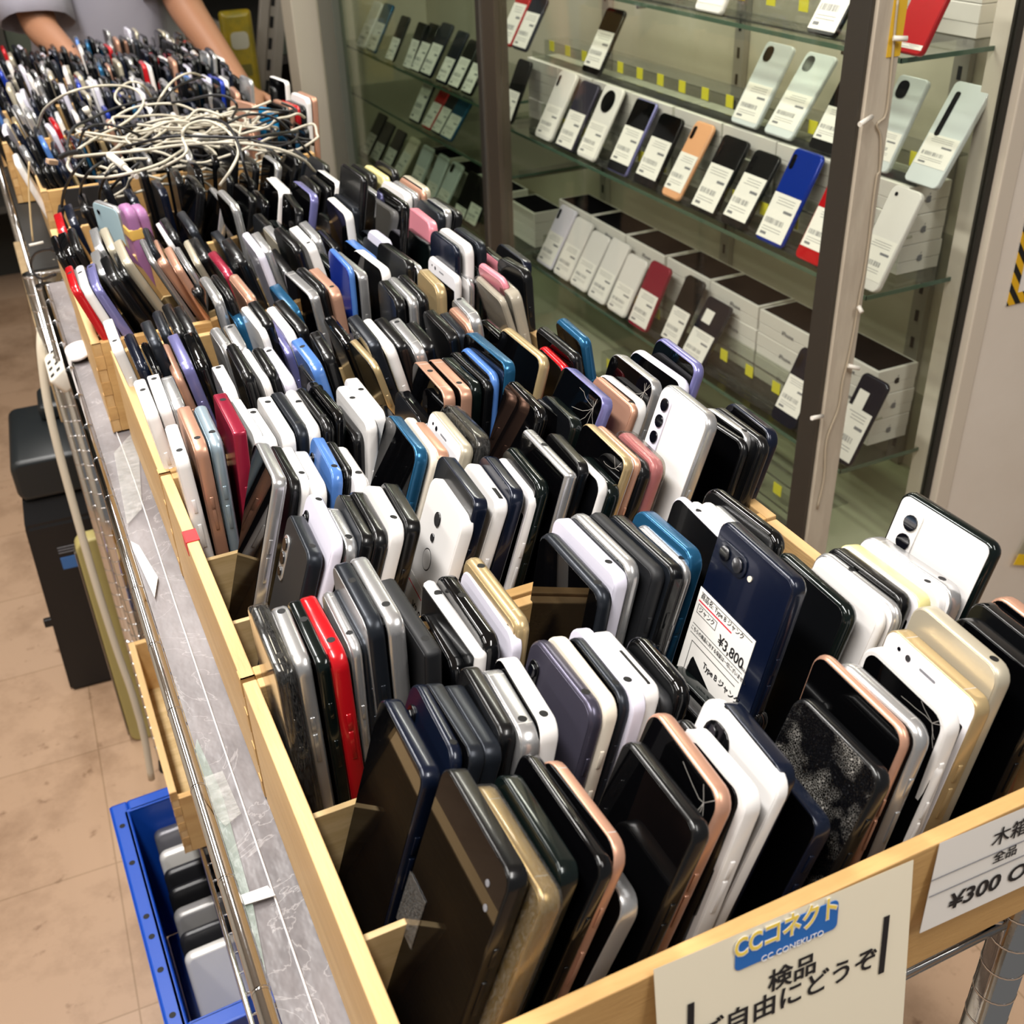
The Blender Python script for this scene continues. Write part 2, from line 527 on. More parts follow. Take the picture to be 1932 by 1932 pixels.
# a thick bright rail lies along the aisle side of the near rack
bm = bmesh.new(); cyl(bm, (0.0158, 0.26, 0.985), (0.0158, 1.56, 0.985), 0.0050, 16)
for k in range(16):
    cyl(bm, (0.0158, 0.30+k*0.08, 0.985), (0.0158, 0.302+k*0.08, 0.985), 0.0053, 16)
tag(obj('chrome_rail', bm, CHROME), 'thick chrome rail along the aisle edge of the near rack', 'rail')

# scuffed clear liner on the near rack
lin_m = mat('vinyl_liner', '5d595b', 0.34, coat=0.1, spec=0.4, vary=(7.0, '938e90', (1, 0.6, 1), 0.34, 0.72), bump=(30, 0.6))
def scratches(m):
    nt = m.node_tree; b = nt.nodes['Principled BSDF']
    src = b.inputs['Base Color'].links[0].from_socket
    tc = nt.nodes.new('ShaderNodeTexCoord')
    n = nt.nodes.new('ShaderNodeTexNoise'); n.inputs['Scale'].default_value = 11; n.inputs['Detail'].default_value = 7; n.inputs['Distortion'].default_value = 2.2
    nt.links.new(tc.outputs['Object'], n.inputs['Vector'])
    s1 = nt.nodes.new('ShaderNodeMath'); s1.operation = 'SUBTRACT'; s1.inputs[1].default_value = 0.5; nt.links.new(n.outputs['Fac'], s1.inputs[0])
    s2 = nt.nodes.new('ShaderNodeMath'); s2.operation = 'ABSOLUTE'; nt.links.new(s1.outputs[0], s2.inputs[0])
    mr = nt.nodes.new('ShaderNodeMapRange'); mr.inputs['From Min'].default_value = 0.0; mr.inputs['From Max'].default_value = 0.009; mr.inputs['To Min'].default_value = 0.22; mr.inputs['To Max'].default_value = 0.0
    nt.links.new(s2.outputs[0], mr.inputs['Value'])
    mx = nt.nodes.new('ShaderNodeMix'); mx.data_type = 'RGBA'; mx.inputs[7].default_value = lin('d8d4d4')
    nt.links.new(mr.outputs[0], mx.inputs[0]); nt.links.new(src, mx.inputs[6]); nt.links.new(mx.outputs[2], b.inputs['Base Color'])
scratches(lin_m)
bm = bmesh.new(); box(bm, (0.0215, 0.268, 0.9785), (0.43, 1.595, 0.9805))
tag(obj('shelf_liner', bm, lin_m), 'scuffed grey vinyl liner covering the near wire rack under the boxes', 'liner')
bm = bmesh.new()
seam = spline([(0.038, 0.30, 0.9815), (0.0385, 0.5, 0.9815), (0.040, 0.75, 0.9815), (0.042, 0.98, 0.9815), (0.040, 1.2, 0.9815)], 6)
tube(bm, seam, 0.0007, 5)
tag(obj('liner_seam_cord', bm, mat('seam_white', 'd8d4d4', 0.4)), 'thin white cord running along the grey shelf liner', 'cord')
def tape_patch(name, pts, label, m=TAPE, t=0.0006):
    bm = bmesh.new()
    c = Vector((sum(p[0] for p in pts)/len(pts), sum(p[1] for p in pts)/len(pts), 0))
    up = [bm.verts.new((p[0], p[1], p[2]+t)) for p in pts]
    lo = [bm.verts.new((p[0], p[1], p[2])) for p in pts]
    bm.faces.new(up); bm.faces.new(list(reversed(lo)))
    for k in range(len(pts)):
        bm.faces.new((lo[k], lo[(k+1) % len(pts)], up[(k+1) % len(pts)], up[k]))
    bmesh.ops.recalc_face_normals(bm, faces=bm.faces[:])
    return tag(obj(name, bm, m), label, 'tape')
def patch_px(pl, z=0.9825):
    return [tuple(atz(x, y, z)) for x, y in pl]
WRINKLE = mat('wrinkled_clear_tape', 'c9ccc6', 0.18, coat=0.6, alpha=0.2, vary=(60, 'f3f3f0', (1, 3, 1), 0.4, 0.6), bump=(140, 1.0))
GREENFILM = mat('greenish_film', 'a9bdb2', 0.25, alpha=0.22, coat=0.6, bump=(70, 0.6))
tape_patch('clear_tape', patch_px([(372, 1395), (420, 1500), (478, 1710), (520, 1932), (505, 1932), (468, 1790), (420, 1600), (366, 1420)]), 'torn greenish film hanging off liner edge at the near end', GREENFILM)
tape_patch('clear_tape', patch_px([(378, 1470), (420, 1455), (455, 1535), (425, 1560), (400, 1530)], 0.9835), 'wrinkled clear tape patch on liner beside the chrome rail', WRINKLE)
tape_patch('clear_tape', patch_px([(455, 1690), (505, 1672), (520, 1690), (462, 1708)], 0.984), 'short white tape strip across the liner near its seam', mat('white_tape', 'e6e4e2', 0.3, alpha=0.8))
tape_patch('clear_tape', patch_px([(215, 855), (246, 820), (262, 850), (268, 960), (240, 990)], 0.983), 'wrinkled clear tape patch on liner beside third wooden box', WRINKLE)
tape_patch('white_card', patch_px([(247, 1022), (262, 1030), (298, 1090), (292, 1128), (252, 1040)], 0.9835), 'bright white paper scrap under clear film on liner', PAPER)
blob = bmesh.new(); bmesh.ops.create_icosphere(blob, subdivisions=3, radius=0.018)
for v in blob.verts: v.co = Vector((v.co.x*1.0, v.co.y*1.5, v.co.z*0.35+0.002*math.sin(90*v.co.x)))
bo = obj('foam_pad', blob, mat('white_foam', 'd9d2d0', 0.6), smooth=True)
bp_ = atz(141, 668, 0.985); bo.location = (bp_.x+0.004, bp_.y, 0.988)
tag(bo, 'round white foam pad on liner beside the fourth wooden box', 'foam pad')

# ------------------------------------------------------------------ wooden boxes
BOXZ0, BOXZ1, BT = 0.9826, 1.08, 0.0085
BOXES = {'A': (0.0530, 0.4330, 0.2440, 0.5145), 'B': (0.0530, 0.4360, 0.5180, 0.7860), 'C': (0.0530, 0.4360, 0.7895, 1.0590),
         'D': (0.0385, 0.4360, 1.0830, 1.3450), 'G': (0.0420, 0.4400, 1.3485, 1.6250), 'E': (0.0450, 0.4450, 1.6900, 1.9600),
         'F': (0.0150, 0.4400, 2.0300, 2.3000), 'H': (0.0100, 0.4500, 2.3035, 2.5730), 'I': (0.0100, 0.4600, 2.5770, 2.8500)}
BNAME = {'A': 'nearest', 'B': 'second', 'C': 'third', 'D': 'fourth', 'G': 'fifth', 'E': 'sixth', 'F': 'seventh', 'H': 'eighth', 'I': 'farthest'}
BLABEL = {'A': 'nearest pine box of phones, bearing the paper notices on its front',
          'B': 'second pine box from the front, red tape on its left wall',
          'C': 'third pine box from the front, two dividers inside',
          'D': 'fourth pine box from the front, bright red phone leaning over its left wall',
          'G': 'fifth pine box from the front, black cardboard and cable clutter inside',
          'E': 'sixth pine box from the front, heaped with tangled charging cables',
          'F': 'seventh pine box from the front, set farther left with finger joints showing',
          'H': 'eighth pine box from the front, hidden under a dense phone heap',
          'I': 'farthest pine box, right before the person in the grey shirt'}
def crate(key):
    x0, x1, y0, y1 = BOXES[key]
    z0, z1 = BOXZ0, (1.045 if key == 'G' else BOXZ1)
    r = empty('wooden_box', ((x0+x1)/2, (y0+y1)/2, z0))
    def part(name, lo, hi, m, bev=0.0008):
        c = r.location
        return BX(name, [lo[i]-c[i] for i in range(3)], [hi[i]-c[i] for i in range(3)], m, r, bev)
    part('left_wall', (x0, y0, z0), (x0+BT, y1, z1), WOODY)
    part('right_wall', (x1-BT, y0, z0), (x1, y1, z1), WOODY)
    part('front_wall', (x0+BT, y0, z0), (x1-BT, y0+BT, z1), WOODF)
    part('back_wall', (x0+BT, y1-BT, z0), (x1-BT, y1, z1), WOODX)
    part('bottom', (x0+BT, y0+BT, z0), (x1-BT, y1-BT, z0+0.005), PLY)
    iy0, iy1 = y0+BT, y1-BT
    for k in (1, 2):
        yy = iy0+(iy1-iy0)*k/3
        part('divider', (x0+BT, yy-0.002, z0+0.005), (x1-BT, yy+0.002, z1-0.026), PLY, 0.0004)
    bm = bmesh.new()
    n = 7
    for k in range(n):
        if k % 2 == 0:
            a, b = z0+(z1-z0)*k/n, z0+(z1-z0)*(k+1)/n
            for ya, yb in ((y0-0.0002, y0+BT),):
                box(bm, (x0-0.0005-r.location.x, ya-r.location.y, a-z0), (x0+0.001-r.location.x, yb-r.location.y, b-z0))
            box(bm, (x0-0.0002-r.location.x, y0-0.0005-r.location.y, b-z0), (x0+BT-r.location.x, y0+0.001-r.location.y, min(b+(z1-z0)/n, z1)-z0))
    obj('finger_joints', bm, ENDG, r)
    tag(r, BLABEL[key], 'box', 'row of pine boxes')
    return r
CR = {k: crate(k) for k in BOXES}
bm = bmesh.new(); p = atz(358, 1010, 1.081)
box(bm, (-0.0045, -0.008, 0), (0.0045, 0.008, 0.0006)); box(bm, (-0.0052, -0.008, -0.011), (-0.0046, 0.008, 0.0005))
rt = obj('red_tape', bm, mat('red_tape', 'd4262a', 0.5)); rt.location = (0.0578, p.y, 1.0802)
tag(rt, 'small square of red tape folded over the second box wall', 'tape')

# ------------------------------------------------------------------ notices on the nearest box
FY = 0.2436
FX = lambda px, py: at(px, py, FY)
def front_sheet(name, x0, x1, ztop_l, ztop_r, h, m, tilt, flare, lean=0.0):
    """Paper taped along its top edge to the box front, its lower part hanging clear of the wood by the tilt."""
    bm = bmesh.new()
    nx, nz = 10, 12
    V = [[None]*(nz+1) for _ in range(nx+1)]
    W = [[None]*(nz+1) for _ in range(nx+1)]
    for i in range(nx+1):
        for j in range(nz+1):
            u, v = i/nx, j/nz
            x = x0+(x1-x0)*u + lean*v*h
            z = ztop_l+(ztop_r-ztop_l)*u - h*v*math.cos(tilt)
            y = FY - 0.0006 - h*v*math.sin(tilt) - flare(u, v)
            V[i][j] = bm.verts.new((x, y, z)); W[i][j] = bm.verts.new((x, y+0.0003, z))
    for i in range(nx):
        for j in range(nz):
            bm.faces.new((V[i][j], V[i][j+1], V[i+1][j+1], V[i+1][j]))
            bm.faces.new((W[i][j], W[i+1][j], W[i+1][j+1], W[i][j+1]))
    bmesh.ops.recalc_face_normals(bm, faces=bm.faces[:])
    return obj(name, bm, m, None, True)
a, b_ = FX(1232, 1828), FX(1722, 1621)
SLOPE = (b_.z-a.z)/(b_.x-a.x)
XA = Vector((1, 0, SLOPE)).normalized()
def on_sheet(px, py, a, tilt, off):
    """Point on a tilted sheet under a photo pixel, and its text frame."""
    d = ((px-966.0)/FPX)*RIGHT + ((py-966.0)/FPX)*DOWN + FWD
    tt = math.tan(tilt)
    F = lambda s_: (CAM.y+d.y*s_) - (FY-0.0006-off) + ((a.z+SLOPE*(CAM.x+d.x*s_-a.x)) - (CAM.z+d.z*s_))*tt
    s_ = -F(0.0)/(F(1.0)-F(0.0))
    p = CAM + d*s_
    ya = Vector((0, math.sin(tilt), math.cos(tilt)))
    ya = (ya-XA*ya.dot(XA)).normalized()
    return frame_mtx((p.x, p.y, p.z), XA, ya)
T1, T2 = math.radians(9), math.radians(4)
a1 = a
s1 = empty('shop_notice', (0, 0, 0))
sh = front_sheet('paper_sheet', a.x, b_.x, a.z, b_.z, 0.205, CREAMPAPER, T1, lambda u, v: 0.003*max(0, v-0.7))
sh.parent = s1
def fm(px, py, off=0.0006): return on_sheet(px, py, a1, T1, off)
def plate(bm, c, w, h, d=0.0003, rot=0.0):
    m = c @ Matrix.Rotation(rot, 4, 'Z')
    vs = bmesh.ops.create_cube(bm, size=1.0)['verts']
    for v in vs: v.co = m @ Vector((v.co.x*w, v.co.y*h, v.co.z*d))
W_ = (fm(1583, 1722).translation-fm(1390, 1798).translation).length
bm = bmesh.new()
sb = bmesh.new(); slab(sb, -0.00015, 0.00015, W_*1.0, W_*0.30, 0.003, 0.00005, oz=-W_*0.15)
sb.transform(fm(1486, 1764, 0.0006) @ Matrix(((0, 1, 0, 0), (0, 0, 1, 0), (1, 0, 0, 0), (0, 0, 0, 1))))
bm.free()
lg = obj('logo_panel', sb, BLUEINK, s1)
text_mesh('logo_letters', 'CCコネクト', W_*0.255, fm(1487, 1751, 0.0010), WHITEINK, lg, bold=0.0007, sx=0.74, ext=0.00005)
text_mesh('logo_letters', 'CCコネクト', W_*0.255, fm(1487, 1751, 0.0013), YELLOWINK, lg, bold=0.0002, sx=0.74, ext=0.00005)
text_mesh('logo_letters', 'CC CONEKUTO', W_*0.085, fm(1496, 1785, 0.0010), WHITEINK, lg, ext=0.00005)
text_mesh('lettering', '検品', 0.0142, fm(1496, 1837), INK, s1, bold=0.00025, ext=0.00005)
text_mesh('lettering', 'ご自由にどうぞ', 0.0150, fm(1492, 1880), INK, s1, bold=0.00025, ext=0.00005)
for px, py in ((1668, 1783), (1303, 1950)):
    bm = bmesh.new(); plate(bm, fm(px, py), 0.0034, 0.036)
    obj('bar_mark', bm, INK, s1)
tag(s1, 'cream paper notice with blue logo and black Japanese lettering', 'notice')

a, b_ = FX(1772, 1590), FX(1932, 1520)
a2 = a
s2 = empty('price_notice', (0, 0, 0))
sh = front_sheet('paper_sheet', a.x, a.x+0.21, a.z, a.z+SLOPE*0.21, 0.060, PAPER, T2, lambda u, v: 0.0, lean=-0.06)
sh.parent = s2
def fm2(px, py, off=0.0006): return on_sheet(px, py, a2, T2, off)
text_mesh('lettering', '木箱', 0.0125, fm2(1907, 1572), INK, s2, bold=0.0001, ext=0.00005)
text_mesh('lettering', '全品', 0.0085, fm2(1897, 1612), INK, s2, bold=0.0001, ext=0.00005)
text_mesh('lettering', '¥300 OFF', 0.0150, fm2(1790, 1706), INK, s2, align='LEFT', bold=0.0003, shear=0.06, sx=1.14, ext=0.00005)
bm = bmesh.new()
for px, py in ((1900, 1600), (1895, 1630)):
    plate(bm, fm2(px, py), 0.10, 0.0005)
obj('ruled_lines', bm, GREYINK, s2)
tag(s2, 'white price notice reading 300 yen on the nearest box, beside the cream notice', 'notice')
bt_ = BX('added_dark_sheet', (0.008, 1.664, 0.9785), (0.436, 2.866, 0.981), mat('added_dark_sheet', '191918', 0.6)); tag(bt_, 'added thin black sheet darkening the wires under the farther boxes', 'liner')  # added sheet that makes the gaps between the shelf wires read dark

# ------------------------------------------------------------------ glass showcase
SX, SY0, SY1 = 0.992, 1.105, 3.68        # front glass plane and ends
case = empty('glass_showcase', (1.2, 2.2, 0))
def cpart(name, lo, hi, m, bev=0.0):
    c = case.location
    return BX(name, [lo[i]-c[i] for i in range(3)], [hi[i]-c[i] for i in range(3)], m, case, bev)
CASEIN = mat('showcase_lining', 'cdc6b5', 0.75, vary=(3.0, 'bfb8a5', (1, 1, 1), 0.35, 0.7))
CASEBASE = mat('showcase_base', 'a9a698', 0.6)
cpart('back_panel', (1.40, SY0, 0.0), (1.42, SY1, 2.05), CASEIN)
cpart('base_cabinet', (SX+0.004, SY0+0.004, 0.0), (1.40, SY1, 0.44), CASEBASE)
cpart('base_shelf', (SX+0.03, SY0+0.02, 0.44), (1.40, SY1, 0.458), mat('base_shelf_board', 'a8ab92', 0.4))
cpart('end_panel', (SX, SY1, 0.0), (1.42, SY1+0.02, 2.05), CASEIN)
cpart('corner_post', (SX-0.012, SY0-0.004, 0.0), (SX+0.006, SY0+0.035, 2.05), DARKSTEEL, 0.001)
TAPEDPOST = mat('taped_post_face', 'c5bba9', 0.5, vary=(30, 'b3a796', (1, 1, 0.2), 0.4, 0.7), bump=(60, 0.3))
cpart('post_face', (SX-0.006, SY0-0.010, 0.0), (SX+0.036, SY0-0.003, 2.05), TAPEDPOST, 0.001)
cpart('yellow_post_tape', (SX+0.016, SY0-0.0115, 1.245), (SX+0.0365, SY0-0.0095, 1.60), mat('yellow_tape', 'e3b833', 0.5))
cpart('mullion', (SX-0.010, 2.20, 0.0), (SX+0.02, 2.262, 2.05), mat('bronze_mullion', '5f564b', 0.35, 0.6), 0.001)
cpart('mullion', (SX-0.002, 2.266, 0.0), (SX+0.026, 2.315, 2.05), DARKSTEEL, 0.001)
cpart('mullion_strip', (SX-0.0125, 2.262, 0.0), (SX+0.012, 2.270, 2.05), mat('bright_aluminium', 'b9b6ae', 0.25, 0.9))
cpart('end_frame', (SX-0.012, 3.33, 0.0), (SX+0.02, 3.48, 2.05), mat('grey_frame', '777a72', 0.4, 0.5), 0.002)
cpart('rear_frame', (1.222, SY0-0.008, 0.0), (1.232, SY0+0.004, 2.05), mat('black_gasket', '26241f', 0.6))
cpart('rear_trim', (1.232, SY0-0.022, 0.0), (1.262, SY0+0.0, 2.05), mat('cream_trim', 'd2c8b8', 0.6), 0.002)
cpart('glass_pane', (SX, SY0+0.036, 0.45), (SX+0.004, 2.199, 2.05), GLASS_CASE)
cpart('glass_pane', (SX+0.008, 2.316, 0.45), (SX+0.012, 3.33, 2.05), thin_glass('dim_tinted_showcase_glass', 'dfe5dc', 0.02))  # the left bay's dimness is put into this pane's darker tint
cpart('glass_pane', (SX+0.037, SY0-0.004, 0.45), (1.222, SY0, 2.05), GLASS_CASE)
cpart('top_panel', (SX, SY0, 2.05), (1.42, SY1, 2.07), CASEBASE)
tag(case, 'tall glass-fronted showcase of phones standing along the right side', 'showcase')
SLOT = mat('slotted_standard', 'a39e96', 0.4, 0.3)
for yy in (1.34, 1.92, 2.46, 3.1):
    bm = bmesh.new(); box(bm, (-0.006, -0.016, 0.0), (0.006, 0.016, 1.55))
    st = obj('shelf_standard', bm, SLOT, case); st.location = (1.392-1.2, yy-2.2, 0.46)
    bm = bmesh.new()
    zq = 0.03
    while zq < 1.5:
        box(bm, (-0.0068, -0.004, zq), (-0.0058, 0.004, zq+0.02)); zq += 0.05
    obj('slots', bm, HOLE, st)

SHELFZ = {'M': 0.906, 'T': 1.228, 'L': 0.616, 'A': 0.927, 'B': 0.786, 'C': 0.592}
def glass_shelf(z, y0, y1, x0, label):
    r = empty('glass_shelf', ((x0+1.385)/2, (y0+y1)/2, z))
    c = r.location
    BX('glass_plate', [a-b for a, b in zip((x0+0.0012, y0+0.0012, z-0.006), c)], [a-b for a, b in zip((1.385, y1, z), c)], GLASS_SHELF, r)
    bm = bmesh.new()
    box(bm, [a-b for a, b in zip((x0, y0, z-0.0062), c)], [a-b for a, b in zip((x0+0.0012, y1, z+0.0002), c)])
    box(bm, [a-b for a, b in zip((x0, y0, z-0.0062), c)], [a-b for a, b in zip((1.385, y0+0.0012, z+0.0002), c)])
    obj('cut_edge', bm, GLASS_EDGE, r)
    for yy in (1.34, 1.92, 2.46, 3.1):
        if y0 < yy < y1:
            bm = bmesh.new(); box(bm, (1.15-c.x, yy-0.003-c.y, -0.028), (1.385-c.x, yy+0.003-c.y, -0.007)); obj('bracket', bm, STEEL, r)
    tag(r, label, 'shelf', 'glass shelves of the showcase')
glass_shelf(SHELFZ['T'], 1.150, 2.26, 1.085, 'top glass shelf in the right bay, with red phone at its end')
glass_shelf(SHELFZ['M'], 1.150, 2.50, 1.085, 'middle glass shelf in the right bay, carrying the longest row of phones')
glass_shelf(SHELFZ['L'], 1.150, 2.36, 1.085, 'lower glass shelf in the right bay, with black-lidded phone cartons')
glass_shelf(SHELFZ['A'], 2.52, 3.66, 1.085, 'upper glass shelf in the left bay')
glass_shelf(SHELFZ['B'], 2.40, 3.66, 1.085, 'middle glass shelf in the left bay')
glass_shelf(SHELFZ['C'], 2.40, 3.66, 1.085, 'lower glass shelf in the left bay')

# phone cartons stacked on the shelves
LID = mat('black_lid_picture', '0c0c0e', 0.7, spec=0.0)
CARTON = mat('white_carton', 'dfdcd6', 0.5)
def carton(x, y, z, label, group, black, logo=True, word=False, ln=0.152):
    r = empty('phone_carton', (x, y, z))
    bm = bmesh.new(); box(bm, (-0.040, 0, 0), (0.040, ln, 0.0185), 0.0012); obj('tray', bm, CARTON, r)
    bm = bmesh.new(); box(bm, (-0.0405, -0.0005, 0.0188), (0.0405, ln+0.0005, 0.0435), 0.0012); ld = obj('lid', bm, CARTON, r)
    if black:
        bm = bmesh.new(); box(bm, (-0.036, 0.005, 0.0434), (0.036, ln-0.005, 0.0439)); obj('lid_picture', bm, LID, ld)
    if logo:
        bm = bmesh.new()
        for k in range(20):
            pass
        pts = []
        for k in range(24):
            a = 2*PI*k/24
            rr = 0.0056*(1-0.10*math.cos(2*a)*0.6)*(1-0.16*max(0, math.sin(a))**6)*(1-0.12*max(0, -math.sin(a))**8)
            if abs((a+PI) % (2*PI)-PI) < 0.45: rr *= 0.72
            pts.append((rr*math.cos(a), rr*math.sin(a)))
        f = [bm.verts.new((p[0], -0.0013, 0.021+p[1])) for p in pts]
        bm.faces.new(f)
        bm.faces.new([bm.verts.new((q[0], -0.0013, 0.0275+q[1])) for q in ((0, 0), (0.0018, 0.0006), (0.0024, 0.0030), (0.0006, 0.0022))])
        obj('fruit_mark', bm, GREYINK if not black else INK, r)
    if word:
        text_mesh('lettering', 'iPhone', 0.012, frame_mtx((-0.0412, ln*0.45, 0.022), (0, -1, 0), (0, 0, 1)), GREYINK, r)
    tag(r, label, 'carton', group)
n = 0
LEV = ('bottom', 'middle', 'top')
for col in range(7):
    y = 1.192+0.158*col
    for k in range(3):
        carton(1.215+rnd.uniform(-.002, .002), y+rnd.uniform(0, .003), 0.6165+0.0442*k,
               '%s white phone carton in the %s stack from the near end, lower shelf' % (LEV[k], ORD[col]), 'cartons on the lower shelf', k == 2, col == 0, True)
for col in range(8):
    y = 1.192+0.158*col
    for k in range(3):
        carton(1.218+rnd.uniform(-.002, .002), y+rnd.uniform(0, .003), 0.9065+0.0442*k,
               '%s white phone carton in the %s stack from the near end, middle shelf' % (LEV[k], ORD[col]), 'cartons on the middle shelf', False, col == 0, False)
for k in range(2):
    carton(1.30, 1.20, 1.2285+0.0442*k, '%s pale carton beside red phone on the top shelf' % ('lower', 'upper')[k], 'cartons on the top shelf', False, k == 0)
for col in range(4):
    for k in range(2):
        carton(1.21, 2.42+0.2*col, 0.5925+0.0442*k, '%s dim carton in the %s stack of the left bay, lower shelf' % (('lower', 'upper')[k], ORD[col]), 'cartons in the left bay', True, False)

# clear acrylic step with yellow stickers
YSTICK = mat('yellow_sticker', 'd9d23a', 0.6)
def acrylic_step(x, y0, y1, z, h, label, stick=True, nst=None):
    r = empty('acrylic_step', (x, (y0+y1)/2, z))
    bm = bmesh.new()
    hl = (y1-y0)/2
    box(bm, (0.0, -hl, 0.0), (0.003, hl, h)); box(bm, (0.003, -hl, h-0.003), (0.06, hl, h)); box(bm, (-0.03, -hl, 0), (0, hl, 0.003)); box(bm, (-0.032, -hl, 0), (-0.029, hl, 0.014))
    obj('bent_sheet', bm, ACRYL, r)
    if stick:
        nn = nst or int((y1-y0)/0.075)
        for k in range(nn):
            yy = -hl+(k+0.5)*2*hl/nn
            bm = bmesh.new(); box(bm, (-0.0012, yy-0.011, h*0.45), (-0.0002, yy+0.011, h*0.45+0.021)); obj('yellow_sticker', bm, YSTICK, r)
    tag(r, label, 'display stand', 'clear acrylic steps')
    return r
acrylic_step(1.135, 1.19, 2.30, SHELFZ['L'], 0.05, 'clear acrylic step with yellow stickers on the lower right-bay shelf')
acrylic_step(1.135, 1.19, 2.30, SHELFZ['M'], 0.06, 'clear acrylic step with yellow stickers on the middle right-bay shelf')
acrylic_step(1.215, 1.19, 2.44, 1.0395, 0.035, 'clear acrylic step with yellow stickers on top of the middle shelf cartons')
acrylic_step(1.135, 1.22, 2.25, SHELFZ['T'], 0.05, 'clear acrylic step with yellow stickers on the top right-bay shelf')
acrylic_step(1.10, 1.2, 1.95, 0.4585, 0.05, 'clear acrylic step with yellow stickers on the showcase floor')

# ------------------------------------------------------------------ phones
def sub(parent, name, bm, m, label=None):
    o = obj(name, bm, m, parent)
    if label: o['label'] = label
    return o
def lens(bm, x, y, z, r):
    cyl(bm, (x, y, z), (x-0.0012, y, z), r, 14)
def phone(loc, w, L, t, fr, face, lean, yaw, opts, name='smartphone', hi=True, rr=None, seed=0):
    """Phone standing on its base; local x = thickness (-x is the side seen from the aisle), y = width, z = length."""
    rd = random.Random(seed)
    r = empty(name, loc, (0, math.radians(lean), math.radians(yaw)))
    FM = pm(fr)
    rad = rr if rr else (0.0035 if 'sq' in opts else rd.choice((0.008, 0.010, 0.011)))
    e = min(t*0.42, rd.choice((0.0009, 0.0015, 0.0022, 0.0034)))
    bm = bmesh.new(); slab(bm, -t/2, t/2, w, L, rad, e, seg=5)
    body = sub(r, 'frame', bm, FM)
    x = -t/2
    kind, _, fc = face.partition(':')
    g = 0.0003
    ins = max(e*0.8, 0.0009)
    def face_plate(nm, side, m, inset=ins):
        bm = bmesh.new()
        a, b = (x-g, x+0.0004) if side < 0 else (t/2-0.0004, t/2+g)
        slab(bm, a, b, w-2*inset, L-2*inset, max(rad-inset, 0.001), 0.0002, oz=inset, seg=5)
        return sub(r, nm, bm, m)
    if kind == 's':
        if 'wbz' in opts:
            face_plate('screen', -1, SCREEN, 0.0035)
        else:
            face_plate('screen', -1, CRACKED if 'shatter' in opts else SCREEN)
        face_plate('back_cover', 1, FM)
    elif kind == 'w':
        pl = face_plate('front_glass', -1, SCREENW)
        bm = bmesh.new(); slab(bm, x-g*2, x, w-0.008, L*0.755, 0.001, 0.0001, oz=L*0.125, seg=2); sub(pl, 'screen', bm, SCREEN)
        bm = bmesh.new(); slab(bm, x-g*2, x, 0.012, 0.0014, 0.0006, 0.0001, oz=L*0.935, seg=2); sub(pl, 'earpiece', bm, GREYINK)
        bm = bmesh.new(); cyl(bm, (x-g*2, w*0.22, L*0.94), (x, w*0.22, L*0.94), 0.0019, 12); cyl(bm, (x-g*2, w*0.33, L*0.945), (x, w*0.33, L*0.945), 0.0012, 10); sub(pl, 'front_camera', bm, LENS)
        face_plate('back_cover', 1, FM)
    else:
        bc = face_plate('back_cover', -1, pm(fc))
        face_plate('screen', 1, SCREEN)
    if kind == 'x':
        bm = bmesh.new(); slab(bm, x-0.0012, t/2+0.0003, w+0.0016, L+0.0012, rad+0.0006, 0.0016, oz=-0.0002, seg=5); sub(r, 'clear_case', bm, CLEARCASE)
    # camera modules on the face seen
    def cams(mw, mh, cy_, cz_, lens_list, m):
        bm = bmesh.new(); slab(bm, x-0.0013, x+0.0002, mw, mh, min(mw, mh)*0.42, 0.0004, oy=cy_, oz=cz_-mh/2, seg=4)
        cm = sub(r, 'camera_module', bm, m)
        for (ly, lz, lr) in lens_list:
            bm = bmesh.new(); lens(bm, x-0.0012, cy_+ly, cz_+lz, lr); sub(cm, 'lens', bm, LENS)
    yo = w/2
    if 'cam' in opts: cams(0.010, 0.024, yo-0.011, L-0.023, ((0, 0.006, 0.0036), (0, -0.006, 0.0036)), pm('K'))
    if 'camv' in opts: cams(0.012, 0.032, yo-0.012, L-0.028, ((0, 0.010, 0.0042), (0, 0.0, 0.0042), (0, -0.010, 0.003)), pm('s'))
    if 'camv2' in opts: cams(0.0135, 0.034, yo-0.016, L-0.023, ((0, 0.007, 0.0050), (0, -0.0055, 0.0050)), pm('w'))
    if 'camv4' in opts: cams(0.0125, 0.052, yo-0.013, L-0.033, ((0, 0.019, 0.0047), (0, 0.0065, 0.0047), (0, -0.006, 0.0045), (0, -0.018, 0.0042)), pm('l'))
    if 'cam2' in opts:
        cams(0.027, 0.0135, yo-0.020, L-0.016, ((0.0065, 0, 0.0044), (-0.0065, 0, 0.0044)), pm('n'))
        bm = bmesh.new(); lens(bm, x, yo-0.038, L-0.018, 0.0017); sub(r, 'flash', bm, pm('e'))
    if 'camq' in opts: cams(0.022, 0.026, yo-0.019, L-0.020, ((0.004, 0.006, 0.004), (-0.004, -0.003, 0.0035)), pm('K'))
    if 'camo' in opts: cams(0.0105, 0.028, yo-0.013, L-0.026, ((0, 0.007, 0.004), (0, -0.007, 0.004)), pm('K'))
    if 'cams' in opts: cams(0.0095, 0.064, yo-0.016, L-0.046, ((0, 0.022, 0.0034), (0, 0.0, 0.0034), (0, -0.022, 0.0034)), pm('K'))
    if 'big' in opts:
        bm = bmesh.new(); cyl(bm, (x+0.0002, 0.0, L-0.032), (x-0.0022, 0.0, L-0.032), 0.0225, 32); cm = sub(r, 'camera_module', bm, pm('K'))
    if 'one' in opts:
        bm = bmesh.new(); lens(bm, x, yo-0.014, L-0.012, 0.003); sub(r, 'lens', bm, LENS)
